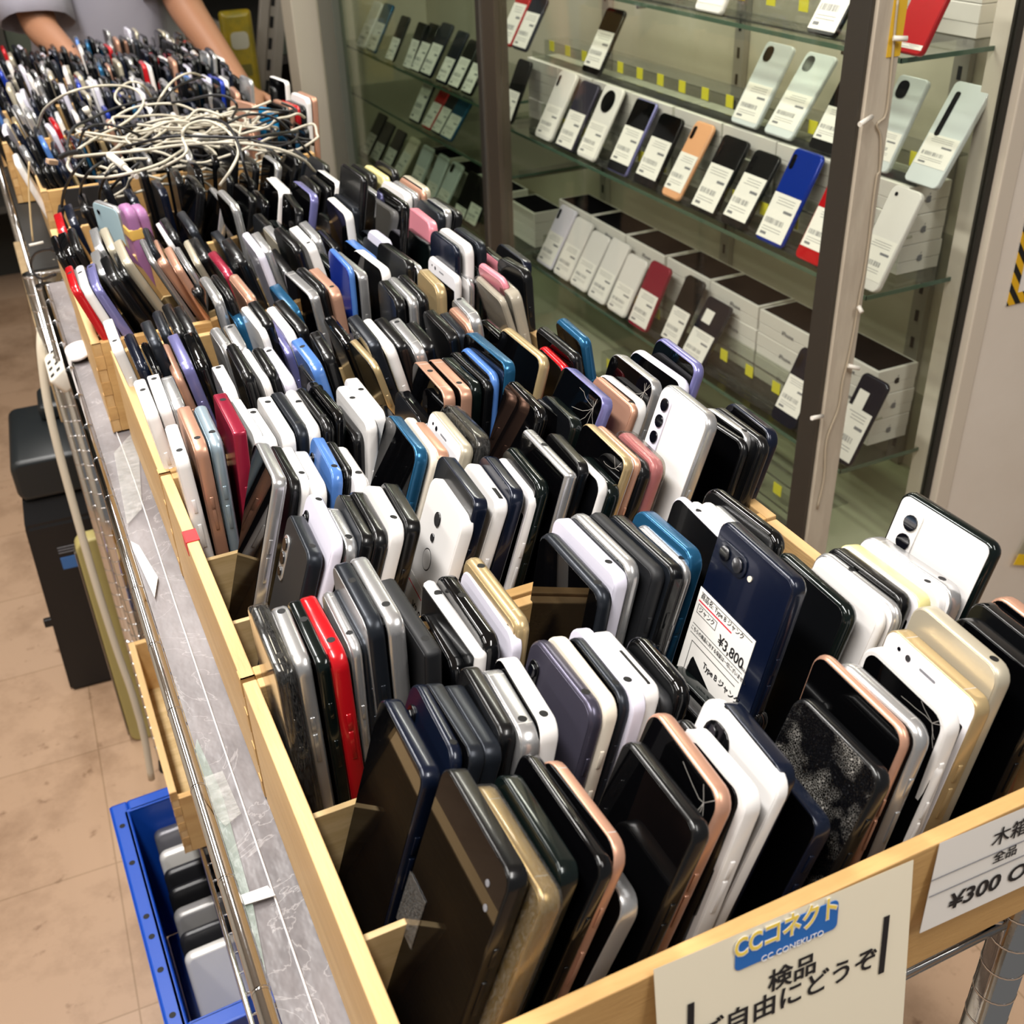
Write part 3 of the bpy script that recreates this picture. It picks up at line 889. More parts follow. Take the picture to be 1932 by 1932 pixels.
    if 'fp' in opts:
        bm = bmesh.new(); lens(bm, x, 0.004, L-0.020, 0.0050); lens(bm, x, 0.004, L-0.034, 0.0028); sub(r, 'lens', bm, LENS)
        bm = bmesh.new(); cyl(bm, (x-0.0004, 0.004, L-0.051), (x, 0.004, L-0.051), 0.0078, 28); fs = sub(r, 'fingerprint_sensor', bm, HOLE)
        bm = bmesh.new(); cyl(bm, (x-0.0006, 0.004, L-0.051), (x, 0.004, L-0.051), 0.0070, 28); sub(fs, 'sensor_pad', bm, pm('w'))
    if 'wcam' in opts or 'dots' in opts:
        bm = bmesh.new(); lens(bm, x+0.0006, -yo+0.014, L-0.016, 0.0016); lens(bm, x+0.0006, -yo+0.010, L-0.026, 0.0016); sub(r, 'front_camera', bm, GREYINK)
    if 'slit' in opts:
        bm = bmesh.new(); slab(bm, -0.0008, 0.0008, w*0.5, 0.001, 0.0004, 0.0001, oy=-w*0.15, oz=L-0.0006, seg=2); sub(r, 'speaker_slit', bm, HOLE)
    if 'slot' in opts:
        bm = bmesh.new(); slab(bm, -0.0016, 0.0014, 0.014, 0.001, 0.0004, 0.0001, oy=-w*0.28, oz=L-0.0006, seg=2); sub(r, 'infrared_window', bm, HOLE)
    if 'jack' in opts:
        jy = rd.choice((-0.30, -0.27, 0.30, 0.12, -0.33))*w
        bm = bmesh.new(); cyl(bm, (0, jy, L-0.002), (0, jy, L+0.00012), min(0.0024, t*0.31), 14); sub(r, 'headphone_jack', bm, HOLE)
    if 'crack' in opts and kind in 'sw':
        bm = bmesh.new()
        cy0, cz0 = -w*0.36, L*0.93
        for k in range(9):
            a = rd.uniform(0, 2*PI); p = Vector((x-g-0.0001, cy0, cz0))
            for s_ in range(4):
                a += rd.uniform(-.5, .5); q = p+Vector((0, math.cos(a), math.sin(a)))*rd.uniform(0.003, 0.009)
                if abs(q.y) > w/2-0.003 or q.z > L-0.003: break
                d = (q-p).normalized(); nn = Vector((0, -d.z, d.y))*0.00016
                bm.faces.new([bm.verts.new(v) for v in (p+nn, q+nn, q-nn, p-nn)]); p = q
        if bm.faces: sub(r, 'crack_lines', bm, CRACKLINE)
        else: bm.free()
    if hi:
        if rd.random() < 0.85:
            bm = bmesh.new(); slab(bm, -t*0.14, t*0.14, 0.0012, 0.011, 0.0005, 0.0002, oy=-w/2-0.0001, oz=L*rd.uniform(.60, .72), seg=2); sub(r, 'power_button', bm, FM)
            bm = bmesh.new(); slab(bm, -t*0.14, t*0.14, 0.0012, 0.020, 0.0005, 0.0002, oy=-w/2-0.0001, oz=L*rd.uniform(.44, .5), seg=2); sub(r, 'volume_button', bm, FM)
        if fr in 'scwolh' and rd.random() < 0.55:
            bm = bmesh.new()
            for s_ in (-1, 1): slab(bm, -t/2+e*0.9, t/2-e*0.9, 0.0011, 0.0012, 0.0004, 0.0001, oy=s_*w*0.32, oz=L-0.0011, seg=1)
            sub(r, 'antenna_band', bm, BANDM)
    return r

def price_label(r, t, w, z0, z1, w0=-0.46, w1=0.46, price=None, hi=False):
    """Paper price label on the seen face of a phone."""
    x = -t/2-0.0004
    bm = bmesh.new(); box(bm, (x-0.0003, w*w0, z0), (x, w*w1, z1), 0.0001); lb = sub(r, 'price_label', bm, PAPER)
    if hi: return lb
    h = z1-z0
    bm = bmesh.new()
    rd = random.Random(int(z1*1e5))
    xx = x-0.0004
    def pl(y0, y1, a, b): box(bm, (xx, y0, a), (xx+0.00012, y1, b))
    W = w*(w1-w0)
    for k in range(3): pl(w*w0+0.15*W, w*w1-0.08*W-rd.uniform(0, .2)*W, z0+h*(0.90-0.06*k), z0+h*(0.90-0.06*k)+h*0.012)
    pl(w*w0+0.10*W, w*w0+0.42*W, z0+h*0.62, z0+h*0.68)
    y = w*w1-0.08*W
    while y > w*w0+0.25*W:
        d = rd.choice((.0006, .001, .0014)); pl(y-d, y, z0+h*0.33, z0+h*0.45); y -= d+rd.choice((.0007, .0012, .002))
    for k in range(2): pl(w*w0+0.2*W, w*w1-0.1*W, z0+h*(0.24-0.06*k), z0+h*(0.24-0.06*k)+h*0.012)
    pl(w*w1-0.32*W, w*w1-0.1*W, z0+h*0.07, z0+h*0.13)
    sub(lb, 'print', bm, GREYINK)
    return lb

def describe(fr, face, opts):
    kind, _, fc = face.partition(':')
    a = PC[fr][0]
    if kind == 's':
        d = ('shattered black screen' if 'shatter' in opts else 'cracked black screen' if 'crack' in opts else 'black screen')
    elif kind == 'w':
        d = 'white front'
    elif kind == 'x':
        d = 'clear case'
    else:
        d = ('matching back' if fc == fr else PC[fc][0]+' back')
    return a, d
ROWN = {'1': 'front row', '2': 'middle row', '3': 'back row'}

PHONES = '''
A1 0.0715 0.309 73 150 9.4 19.0 -0.2 k s dots
A1 0.0811 0.3009 75 141 10.5 20.7 0.1 o x:o -
A1 0.0958 0.3059 67 141 9.6 20.0 -0.5 G b:G cam
A1 0.1062 0.3075 79 142 7.1 22.0 0.2 K s -
A1 0.1142 0.3038 68 143 6.2 22.0 1.7 c s -
A1 0.1282 0.297 56 110 9.6 24.0 -1.4 s s -
A1 0.1573 0.2987 65 142 9.6 20.0 -0.9 k s -
A1 0.1773 0.309 67 145 8.8 19.0 -3.6 c s crack
A1 0.191 0.3056 59 140 6.2 18.0 -2.5 k s -
A1 0.1988 0.299 56 139 9.6 15.6 -1.3 w b:w -
A1 0.2102 0.3088 68 141 6.2 19.0 -4.2 w b:w camq,jack
A1 0.218 0.3073 57 140 9.6 17.7 -4.1 n s -
A1 0.2423 0.297 56 106 9.6 20.0 -4.2 n s -
A1 0.2631 0.297 67 129 9.6 20.0 -1.7 k s shatter
A1 0.296 0.3084 72 136 6.2 13.0 -2.6 c s -
A1 0.3051 0.3008 65 136 9.6 12.0 -1.5 s s -
A1 0.327 0.297 56 109 6.2 12.0 -4.2 w s -
A1 0.3347 0.3031 66 135 9.6 8.0 -4.2 w s crack,wbz
A1 0.3473 0.3064 69 136 9.6 11.0 -3.9 o w -
A1 0.3613 0.309 65 147 9.6 11.0 -4.1 h b:h jack
A1 0.3872 0.301 66 136 9.6 11.0 -4.2 k s -
A1 0.4041 0.309 59 137 9.6 11.0 -4.2 K b:k -
A1 0.4183 0.309 56 138 9.6 10.0 -4.2 c s -
A2 0.0712 0.383 64 138 9.6 17.4 -0.9 n s -
A2 0.0829 0.3882 63 141 6.3 19.0 -2.6 n b:n cam,jack
A2 0.0928 0.383 62 140 8.1 18.0 0.2 g s -
A2 0.1056 0.383 58 136 9.6 17.0 -1.0 g b:g -
A2 0.1277 0.3886 59 137 8.5 12.0 -2.9 k b:k cam
A2 0.1421 0.383 61 135 9.6 10.0 -3.7 s b:s jack
A2 0.1527 0.3854 64 136 9.6 10.0 -3.9 w s jack
A2 0.1675 0.3863 70 138 7.8 14.0 -0.2 m b:m jack,cam
A2 0.1761 0.386 68 138 7.9 14.0 -1.2 e b:e -
A2 0.1848 0.3843 62 138 6.2 14.0 -1.6 g s jack
A2 0.1938 0.3855 70 137 7.7 13.0 -0.7 l b:l jack
A2 0.2025 0.383 59 136 9.6 13.0 -0.2 w w slit
A2 0.2153 0.383 56 122 9.4 14.0 1.2 j b:j -
A2 0.2244 0.383 56 128 9.6 13.9 -2.1 K b:k -
A2 0.2441 0.3902 68 93 9.6 18.0 0.6 k b:k -
A2 0.2636 0.3881 68 83 9.6 19.0 1.6 G s -
A2 0.2777 0.3877 68 89 9.6 20.0 1.0 K b:k -
A2 0.287 0.395 72 170 9.6 13.2 -2.2 n b:N cam2,label
A2 0.3246 0.3937 70 140 9.6 17.0 -2.4 G b:k cam
A2 0.3439 0.383 63 136 6.9 16.0 -2.4 w b:w -
A2 0.3536 0.383 71 137 6.9 15.0 -0.3 s b:w jack
A2 0.3633 0.3838 63 138 9.6 14.0 0.3 k s crack
A2 0.3748 0.383 68 136 9.6 14.0 0.3 y w -
A2 0.3897 0.383 68 133 6.7 14.0 1.8 w b:w jack
A2 0.3976 0.383 73 134 9.6 13.7 2.7 s b:w jack
A2 0.4068 0.383 73 161 9.6 17.1 1.3 G b:w camv2
A3 0.0711 0.481 69 139 9.4 -0.7 -1.2 K x:K jack
A3 0.08 0.481 60 138 9.4 -0.2 -2.0 s b:s jack
A3 0.0896 0.481 65 136 7.3 0.0 -1.2 G b:k jack
A3 0.0977 0.481 67 137 9.6 -0.1 0.2 r b:r jack
A3 0.105 0.481 61 137 6.2 1.6 -1.5 s b:s jack
A3 0.111 0.481 60 137 6.2 1.8 -0.7 g b:g -
A3 0.1186 0.481 70 152 9.5 0.4 -1.4 g b:s jack
A3 0.1276 0.481 73 151 9.6 0.9 -1.2 s s jack
A3 0.1367 0.4701 77 134 9.6 3.3 0.1 j b:j jack,sq
A3 0.1466 0.469 60 114 7.8 8.0 -3.3 K s -
A3 0.1541 0.469 80 125 8.1 7.7 0.5 w b:k jack,sq
A3 0.1626 0.469 77 130 9.6 7.5 -1.3 K b:k jack
A3 0.17 0.469 78 129 6.2 11.0 -1.8 l b:l jack
A3 0.1777 0.4708 77 135 9.6 9.0 -0.6 o b:o jack
A3 0.228 0.4727 79 136 9.6 10.0 -0.2 g s jack
A3 0.2375 0.481 78 138 9.0 12.0 0.6 l b:l jack,cam
A3 0.2464 0.481 75 141 9.6 12.2 0.6 s b:G -
A3 0.2554 0.4777 80 138 9.4 14.4 1.0 j b:j -
A3 0.2645 0.4717 75 138 9.6 14.9 1.1 k b:g jack
A3 0.2739 0.469 61 135 6.2 16.0 -0.9 s b:w jack
A3 0.2817 0.4731 65 139 9.6 15.0 1.1 t b:t -
A3 0.3055 0.4785 67 140 6.2 16.0 -4.2 l b:k jack
A3 0.3116 0.4721 63 139 6.2 15.9 -3.3 w b:w -
A3 0.3178 0.469 57 139 6.2 16.0 -2.7 w b:w -
A3 0.3255 0.469 56 135 9.6 15.9 -3.1 s s -
A3 0.3347 0.4709 76 139 9.6 16.1 1.0 K b:k -
B1 0.0712 0.5771 57 142 9.6 18.4 -2.8 g b:j camv,jack
B1 0.0795 0.581 69 151 7.2 20.0 -2.9 l b:l cam,jack
B1 0.0959 0.5788 56 141 9.1 18.0 -2.7 s s jack
B1 0.1055 0.581 63 144 8.1 18.0 -3.1 k b:g jack
B1 0.1146 0.581 66 144 9.6 18.0 -3.0 k s -
B1 0.1249 0.581 65 146 9.5 18.0 -3.5 w b:w jack
B1 0.1359 0.581 61 145 9.6 18.0 -4.2 k b:k -
B1 0.1687 0.5763 65 142 8.8 19.0 -4.2 w b:w fp,label
B1 0.1776 0.581 71 151 9.6 18.2 -3.0 n b:k -
B1 0.1946 0.581 62 144 9.6 19.0 -4.2 w b:w slot
B1 0.2077 0.581 61 147 9.6 18.0 -4.2 n b:n -
B1 0.2227 0.5795 61 141 6.7 17.0 -2.3 w w -
B1 0.2306 0.581 64 147 9.6 16.1 -3.9 G b:k cam
B1 0.2464 0.581 72 152 9.6 16.0 -2.1 s s jack,sq
B1 0.2577 0.581 56 152 7.8 17.0 -4.2 k s -
B1 0.2697 0.5697 58 141 7.3 17.0 -0.9 w b:k -
B1 0.2779 0.569 56 136 9.6 17.6 -4.2 G b:G -
B1 0.286 0.581 66 150 7.3 18.5 -2.4 o s crack
B1 0.2942 0.581 64 147 6.2 19.0 -2.3 c b:w -
B1 0.302 0.581 71 142 9.6 18.1 -0.5 k s -
B1 0.3146 0.5769 57 141 10.5 18.0 -3.9 p x:p -
B1 0.3396 0.5714 65 173 9.6 18.0 -3.6 s b:w camv4
B1 0.3825 0.5739 69 140 7.2 17.0 2.7 k s -
B1 0.3905 0.5767 57 141 6.8 17.0 0.1 s s jack
B1 0.3985 0.572 68 140 9.6 16.9 -1.7 k b:k -
B1 0.4086 0.5768 61 141 9.6 18.0 -3.8 n s -
B2 0.0712 0.654 62 156 9.6 16.6 -2.2 s s -
B2 0.0931 0.666 67 142 6.5 14.0 -1.3 k b:k -
B2 0.1057 0.666 63 139 6.9 12.0 -2.1 w b:w jack
B2 0.1137 0.6579 65 137 9.6 12.0 -1.7 w b:w -
B2 0.1282 0.666 66 140 7.4 12.0 -3.3 b b:b cam,jack
B2 0.1348 0.6641 59 138 6.2 12.9 -1.8 k s -
B2 0.1425 0.654 63 135 9.6 12.0 -1.1 w w jack
B2 0.1724 0.666 69 146 9.4 18.0 -1.8 t s -
B2 0.1844 0.666 71 142 6.2 18.0 -3.6 e b:e -
B2 0.1923 0.6602 62 140 9.6 16.6 -1.5 c b:w -
B2 0.2075 0.6646 69 141 9.6 18.0 -2.2 h w wcam
B2 0.2203 0.666 70 142 10.5 18.0 -0.7 k x:k -
B2 0.2626 0.666 65 155 9.6 19.0 -3.2 K s -
B2 0.286 0.654 60 139 6.2 20.0 3.0 k s -
B2 0.2938 0.6553 56 141 9.6 17.8 -2.5 G b:k -
B2 0.306 0.666 71 155 9.6 22.0 -2.1 v s crack
B2 0.337 0.6598 66 143 6.2 20.0 -2.4 c b:c jack
B2 0.3448 0.6604 65 143 9.6 19.6 -1.1 w s -
B2 0.3601 0.666 69 154 9.6 18.0 -2.0 s s crack
B2 0.3836 0.666 78 151 9.6 18.0 -0.4 l s -
B2 0.3963 0.666 67 161 9.6 18.0 -3.9 v s -
B3 0.0712 0.7399 64 135 9.6 -2.0 -2.7 w b:w jack
B3 0.0802 0.751 77 140 9.6 0.0 -1.0 c b:c jack
B3 0.0893 0.751 71 139 9.6 1.1 -1.3 u b:u jack
B3 0.1014 0.751 72 143 9.6 3.0 -0.7 R b:R jack,sq
B3 0.1114 0.751 77 137 6.4 4.0 0.9 w b:w -
B3 0.1192 0.739 66 134 9.6 3.7 0.7 w b:w jack
B3 0.1297 0.7455 80 135 9.6 5.0 -0.5 w b:w jack
B3 0.1411 0.751 80 135 9.1 5.0 0.4 g b:g jack
B3 0.151 0.7494 80 135 8.9 5.0 -1.0 w b:w jack
B3 0.1594 0.7504 80 135 8.9 5.5 0.9 k b:k jack
B3 0.1675 0.751 74 138 6.2 6.0 1.0 K s jack
B3 0.175 0.7494 57 135 9.2 3.4 1.5 G s -
B3 0.1836 0.739 64 121 8.9 4.4 0.2 k s -
B3 0.1919 0.739 79 133 8.6 4.6 -0.1 w b:w jack
B3 0.2005 0.7465 77 135 9.6 4.9 -0.8 w b:w jack
B3 0.2178 0.7452 68 110 9.6 7.3 0.4 K b:k -
B3 0.2381 0.7484 68 117 9.6 6.7 -2.6 K b:g -
B3 0.2572 0.751 74 136 9.6 6.0 -1.6 c s jack
B3 0.2705 0.7499 74 135 9.2 6.0 -0.8 c s jack
B3 0.2789 0.751 69 136 8.5 6.7 0.2 G b:k -
B3 0.2866 0.751 75 137 7.7 7.3 0.3 k s -
B3 0.294 0.751 70 141 7.9 7.4 -1.1 b s -
B3 0.3024 0.751 79 150 9.6 7.1 0.7 t s -
B3 0.3138 0.751 80 152 9.6 15.0 -0.2 o s -
B3 0.3449 0.7401 56 138 7.9 12.0 -4.2 r s -
B3 0.3973 0.751 72 143 9.6 -6.0 -1.4 k s -
B3 0.4203 0.751 56 151 9.6 -9.0 -4.2 t s -
C1 0.0712 0.8306 72 135 9.6 -5.3 -0.7 w b:w jack
C1 0.0801 0.8343 71 135 9.3 -4.4 -1.8 w b:w jack
C1 0.089 0.83 65 135 9.6 -4.0 -1.1 s b:s -
C1 0.1306 0.8329 62 135 9.6 -4.0 -1.1 w b:s jack
C1 0.1524 0.841 73 146 9.6 -6.0 -1.5 k b:k -
C1 0.1638 0.841 80 138 6.4 -6.0 -0.0 w b:w -
C1 0.1761 0.841 60 142 9.6 -8.0 -1.1 k b:k -
C1 0.1861 0.8407 80 136 9.6 -8.0 -0.0 l b:l jack
C1 0.1935 0.829 56 123 6.2 -1.2 -0.3 k b:k -
C1 0.2169 0.841 71 141 9.6 -10.0 -0.4 b b:b jack
C1 0.2316 0.841 60 146 9.6 -10.0 -4.1 k b:k jack
C1 0.2711 0.829 66 138 6.2 -14.0 0.2 o b:k -
C1 0.2789 0.841 71 152 9.6 -13.5 -2.6 g b:k -
C1 0.288 0.841 77 146 9.6 -12.8 -1.8 w b:h -
C1 0.2972 0.841 68 145 9.6 -12.1 -2.2 k s -
C1 0.3063 0.841 79 139 9.6 -10.4 -3.2 s b:s jack
C1 0.3154 0.841 59 137 9.6 -9.6 -3.8 k s -
C1 0.3281 0.841 68 141 9.6 -6.0 -2.3 k b:k -
C1 0.3392 0.841 56 138 8.1 -6.0 -4.2 g b:g -
C1 0.3484 0.841 56 142 6.2 -6.0 -3.4 c b:c -
C1 0.3561 0.841 56 150 9.6 -6.7 -4.2 s b:s jack
C1 0.3651 0.829 80 124 9.6 -0.6 -2.7 K s -
C2 0.0894 0.928 80 138 9.1 -10.0 -0.1 n b:n -
C2 0.0987 0.916 72 134 6.2 -10.0 -0.3 K b:k -
C2 0.1074 0.928 56 151 9.6 -10.0 -0.4 g b:k -
C2 0.1159 0.916 80 127 8.3 -10.9 -1.5 c b:k -
C2 0.1244 0.916 80 134 9.6 -10.2 -1.0 v b:k -
C2 0.1335 0.916 80 132 9.6 -8.6 -2.8 K b:k -
C2 0.1518 0.9201 58 135 9.6 -6.0 1.1 s b:s -
C2 0.1635 0.9161 59 135 9.6 -6.0 -1.9 s b:s jack
C2 0.1898 0.928 75 143 6.2 -8.0 1.1 w b:w -
C2 0.1975 0.928 59 149 9.6 -8.2 0.0 k b:k -
C2 0.2096 0.916 80 128 6.2 -10.0 -1.8 v b:v -
C2 0.2171 0.928 80 138 8.5 -10.0 -0.0 w b:w -
C2 0.227 0.928 80 142 9.6 -10.0 1.2 k s -
C2 0.2427 0.9233 68 101 9.6 -12.0 1.5 k b:k -
C2 0.2714 0.916 70 126 9.6 -14.0 -2.0 K b:k -
C2 0.2806 0.9233 68 101 9.6 -11.3 -2.2 g b:g -
C2 0.2897 0.9218 68 108 9.6 -4.9 -1.0 k s -
C2 0.2986 0.928 66 144 9.4 0.6 -4.2 k b:k -
C2 0.3076 0.928 72 144 9.6 1.1 -2.2 s s -
C2 0.3166 0.928 72 145 9.6 1.6 -2.7 k s -
C2 0.3356 0.928 63 148 9.6 2.0 -3.7 o b:o -
C2 0.432 0.916 74 136 6.2 -15.7 -3.9 w x:w -
C2 0.432 0.928 61 146 6.2 -11.7 0.4 p b:p -
C2 0.432 0.916 75 136 10.5 -10.1 -4.2 w x:w -
C2 0.432 0.928 56 146 9.6 -2.4 3.0 k b:k -
C3 0.077 1.004 80 125 9.6 -10.0 -0.9 w b:s jack
C3 0.1259 1.004 62 130 9.6 -12.0 -1.6 g b:k -
C3 0.1373 1.004 78 131 9.2 -12.0 -1.0 k b:k -
C3 0.1467 1.004 80 127 9.6 -12.0 -0.6 k s -
C3 0.1663 1.016 71 147 9.6 -6.0 -0.2 s s -
C3 0.182 1.016 70 148 6.2 -8.0 1.2 k b:k jack
C3 0.1897 1.004 80 129 9.6 -10.9 0.2 t b:t -
C3 0.205 1.016 75 144 9.6 -10.0 0.8 c b:c -
C3 0.217 1.0134 68 100 9.6 -11.0 1.4 k b:k -
C3 0.2429 1.004 80 131 9.6 -12.0 0.2 t b:t -
C3 0.252 1.0152 80 135 9.5 -6.5 3.0 s s -
C3 0.261 1.016 74 139 9.6 -5.8 2.3 k b:k -
C3 0.2701 1.0119 80 135 9.6 -4.6 0.8 c b:c jack
C3 0.2774 1.016 76 151 6.2 1.1 -1.5 b b:B -
C3 0.2851 1.016 80 145 9.6 0.8 2.8 s s -
C3 0.2941 1.016 80 145 9.6 7.0 3.0 w s -
C3 0.3174 1.016 78 148 9.4 8.0 2.3 k b:k -
C3 0.3337 1.016 72 139 7.4 6.0 3.0 s b:k -
C3 0.352 1.004 75 122 9.6 2.0 -4.2 w b:w -
C3 0.3746 1.004 78 128 6.7 4.0 -0.5 w w -
C3 0.3808 1.016 70 152 6.2 3.8 0.0 n b:n -
C3 0.3882 1.004 80 122 6.2 4.0 -0.0 s b:w -
C3 0.3956 1.016 76 152 9.1 2.6 -0.3 w b:w -
C3 0.4028 1.004 78 128 6.2 4.3 -4.2 G b:G jack
C3 0.4105 1.016 69 151 9.6 2.6 -0.4 g b:g -
C3 0.4258 1.004 69 130 9.6 6.0 -2.3 K b:p -
C3 0.432 1.004 72 132 9.6 13.2 -1.9 n b:k -
D1 0.0804 1.126 77 148 8.3 -17.0 -0.9 r b:r jack
D1 0.0919 1.126 80 147 9.4 -18.0 -1.7 w b:w jack
D1 0.1078 1.126 80 148 9.6 -20.0 -2.8 v b:v jack
D1 0.1315 1.126 74 157 9.6 -22.0 -0.8 k b:k -
D1 0.1882 1.126 74 153 8.1 -20.0 -1.7 c b:c -
D1 0.1974 1.126 73 153 6.2 -20.0 -0.6 s b:s -
D1 0.2052 1.114 80 134 9.6 -24.8 -4.2 k b:k -
D1 0.2179 1.1173 80 140 9.6 -16.0 0.8 R b:k -
D1 0.2328 1.126 76 148 9.6 -14.0 -0.6 k b:k -
D1 0.2494 1.126 80 149 7.6 -12.0 -1.1 l b:l -
D1 0.2578 1.126 64 149 9.6 -12.0 -1.9 s b:s -
D1 0.2669 1.114 79 129 9.6 -11.7 -1.8 k s -
D1 0.2805 1.126 80 148 9.6 -10.0 1.2 k b:k -
D1 0.3015 1.126 80 146 9.6 -12.0 -0.7 w b:w jack
D1 0.3107 1.1225 68 118 9.6 -9.7 1.4 G s -
D1 0.3198 1.123 68 103 9.6 -5.2 0.4 K b:g -
D1 0.3288 1.114 80 123 9.6 0.6 2.1 b s crack
D1 0.3362 1.114 80 124 6.2 6.9 2.0 g b:g -
D1 0.3439 1.114 56 134 9.6 4.2 1.3 l b:l -
D1 0.3529 1.126 80 172 9.6 7.9 0.9 K s -
D1 0.3814 1.114 80 126 8.6 8.0 1.5 G b:G -
D1 0.3901 1.126 74 145 9.6 7.2 -1.6 p b:p -
D2 0.1206 1.199 80 139 9.6 -22.0 -2.5 s b:h -
D2 0.1432 1.199 80 136 6.2 -23.0 -1.8 k b:k -
D2 0.1521 1.206 80 146 9.6 -23.0 -0.8 h b:h -
D2 0.1733 1.199 80 144 6.2 -22.0 -1.7 s s -
D2 0.1795 1.211 79 152 6.2 -20.9 -3.1 g b:g -
D2 0.1874 1.199 80 141 9.6 -23.6 -2.2 c b:c -
D2 0.2106 1.199 80 132 7.2 -20.0 -2.8 h b:h -
D2 0.2188 1.199 74 135 9.6 -19.7 -0.6 k b:k -
D2 0.2281 1.2072 68 110 9.6 -17.7 -0.4 k s -
D2 0.2428 1.2013 68 111 9.6 -14.0 -0.6 K b:g -
D2 0.2572 1.2072 68 96 9.6 -12.0 -2.6 G s -
D2 0.2807 1.199 80 128 9.6 -10.0 -0.3 s b:h -
D2 0.2979 1.2034 68 103 9.6 -11.0 -2.6 G b:k -
D2 0.3247 1.199 71 129 9.6 -12.0 -1.7 s b:s -
D2 0.3338 1.204 68 113 9.6 -7.7 -1.4 k b:k -
D2 0.3429 1.211 80 144 9.6 -1.4 -1.4 w s -
D2 0.3519 1.2078 68 103 9.6 2.9 -2.6 G b:k -
D2 0.361 1.2051 68 104 9.6 7.8 1.3 g s -
D2 0.3706 1.206 68 118 9.6 11.0 0.2 g b:k -
D2 0.3922 1.2019 68 108 9.6 10.0 -1.1 k s -
D2 0.4129 1.2067 68 102 9.6 9.0 1.3 K b:g -
D2 0.4286 1.199 75 130 8.8 8.0 -1.5 g b:g -
D2 0.432 1.199 65 132 9.1 10.6 -0.9 s b:g -
D2 0.432 1.199 80 132 9.6 15.0 1.0 k s -
D3 0.0706 1.284 80 133 8.3 -15.3 -0.3 K b:k -
D3 0.0788 1.284 80 135 8.8 -14.7 -0.8 K b:k -
D3 0.0877 1.284 80 138 9.6 -14.0 -1.5 k b:k -
D3 0.1147 1.284 80 134 9.6 -16.0 -2.5 s b:s -
D3 0.1261 1.284 80 133 9.6 -16.0 -0.8 h b:h -
D3 0.191 1.284 80 131 6.2 -18.0 -0.7 w b:s -
D3 0.1988 1.284 80 136 9.6 -18.3 -0.3 k b:k -
D3 0.2162 1.284 80 139 9.6 -16.0 0.1 g b:k -
D3 0.2254 1.2938 68 98 9.6 -17.8 -2.2 K s -
D3 0.2346 1.2904 68 107 9.6 -11.6 0.6 g b:g -
D3 0.2437 1.296 80 149 9.6 -5.0 0.6 s s -
D3 0.2528 1.2866 68 99 9.6 -2.0 1.2 K s -
D3 0.2618 1.2921 68 117 9.6 2.9 0.1 k b:g -
D3 0.2709 1.2933 68 107 9.6 8.2 1.5 G b:k -
D3 0.281 1.2861 78 137 9.6 10.0 -4.2 k s -
D3 0.2901 1.296 80 149 9.6 13.4 0.7 v s -
D3 0.3194 1.2935 68 109 9.6 15.0 -0.8 G b:k -
D3 0.3439 1.284 80 128 9.6 12.0 0.0 g b:g -
D3 0.353 1.284 80 163 9.6 11.0 0.8 k b:k -
D3 0.3733 1.2886 79 138 9.6 12.0 0.3 s b:k -
D3 0.4012 1.2891 68 101 9.6 10.0 -0.0 K s -
D3 0.4169 1.284 80 133 9.6 8.0 2.2 w b:w -
D3 0.4286 1.284 75 132 9.3 8.0 1.3 s b:s -
D3 0.432 1.284 80 135 6.2 10.7 1.0 c b:c -
D3 0.432 1.2856 80 138 9.6 12.3 0.3 h s -
G1 0.0712 1.394 80 125 9.6 -10.2 -1.6 r b:r -
G1 0.0858 1.394 80 134 9.6 -10.0 -1.3 n b:k -
G1 0.175 1.406 80 148 9.6 16.0 -0.6 k s -
G1 0.2022 1.394 80 131 9.6 16.0 -0.8 s s -
G1 0.2268 1.3995 68 111 9.6 15.0 0.4 G s -
G1 0.2416 1.394 80 129 9.6 14.0 1.2 k s -
G1 0.2648 1.3983 68 119 9.6 13.0 -2.0 K b:g -
G1 0.2829 1.394 80 131 6.6 12.0 -2.0 w s -
G1 0.2908 1.394 80 131 9.6 11.6 -0.6 w b:w -
G1 0.3215 1.394 75 130 9.6 16.0 -0.7 k b:k -
G1 0.3363 1.394 78 128 9.6 16.0 -0.1 k b:k -
G1 0.351 1.394 80 131 9.6 14.0 1.1 w s -
G1 0.4001 1.394 80 133 9.6 13.0 1.4 k b:k -
G1 0.4253 1.394 80 127 9.6 10.0 0.7 y b:y -
G1 0.432 1.394 71 134 9.6 13.0 0.3 k b:k -
G2 0.1144 1.4879 68 122 9.6 -14.0 -3.1 k s -
G2 0.1412 1.4933 71 141 9.6 -10.5 -2.7 g b:g -
G2 0.1589 1.4874 66 119 9.6 -7.3 1.6 n b:g -
G2 0.1873 1.4875 70 124 9.6 -3.1 0.4 n b:g -
G2 0.2064 1.4908 69 135 9.6 -0.2 -2.9 k b:g -
G2 0.2247 1.4935 69 141 9.6 2.7 -2.2 K b:g -
G2 0.2533 1.4901 69 128 9.6 7.0 -1.4 k b:k -
G2 0.2767 1.4925 64 118 9.6 10.3 -0.2 K s -
G2 0.2985 1.4872 65 140 9.6 14.4 1.5 s s -
G2 0.318 1.4888 67 144 9.6 17.6 -0.6 K s -
G2 0.3495 1.4917 69 133 9.6 21.9 1.2 k b:g -
G3 0.1404 1.5783 67 118 9.6 -10.0 -3.5 K b:g -
G3 0.1625 1.5783 71 145 9.6 -7.2 -1.5 n s -
G3 0.1818 1.5775 65 129 9.6 -3.9 -1.7 k b:g -
G3 0.2065 1.5789 67 129 9.6 -0.2 0.8 K s -
G3 0.2287 1.5777 65 143 9.6 3.4 -3.6 s b:k -
G3 0.2538 1.5838 69 134 9.6 7.2 -0.5 K s -
G3 0.2718 1.5802 68 140 9.6 10.2 1.9 k b:k -
G3 0.2969 1.5793 68 119 9.6 13.4 -2.5 k b:k -
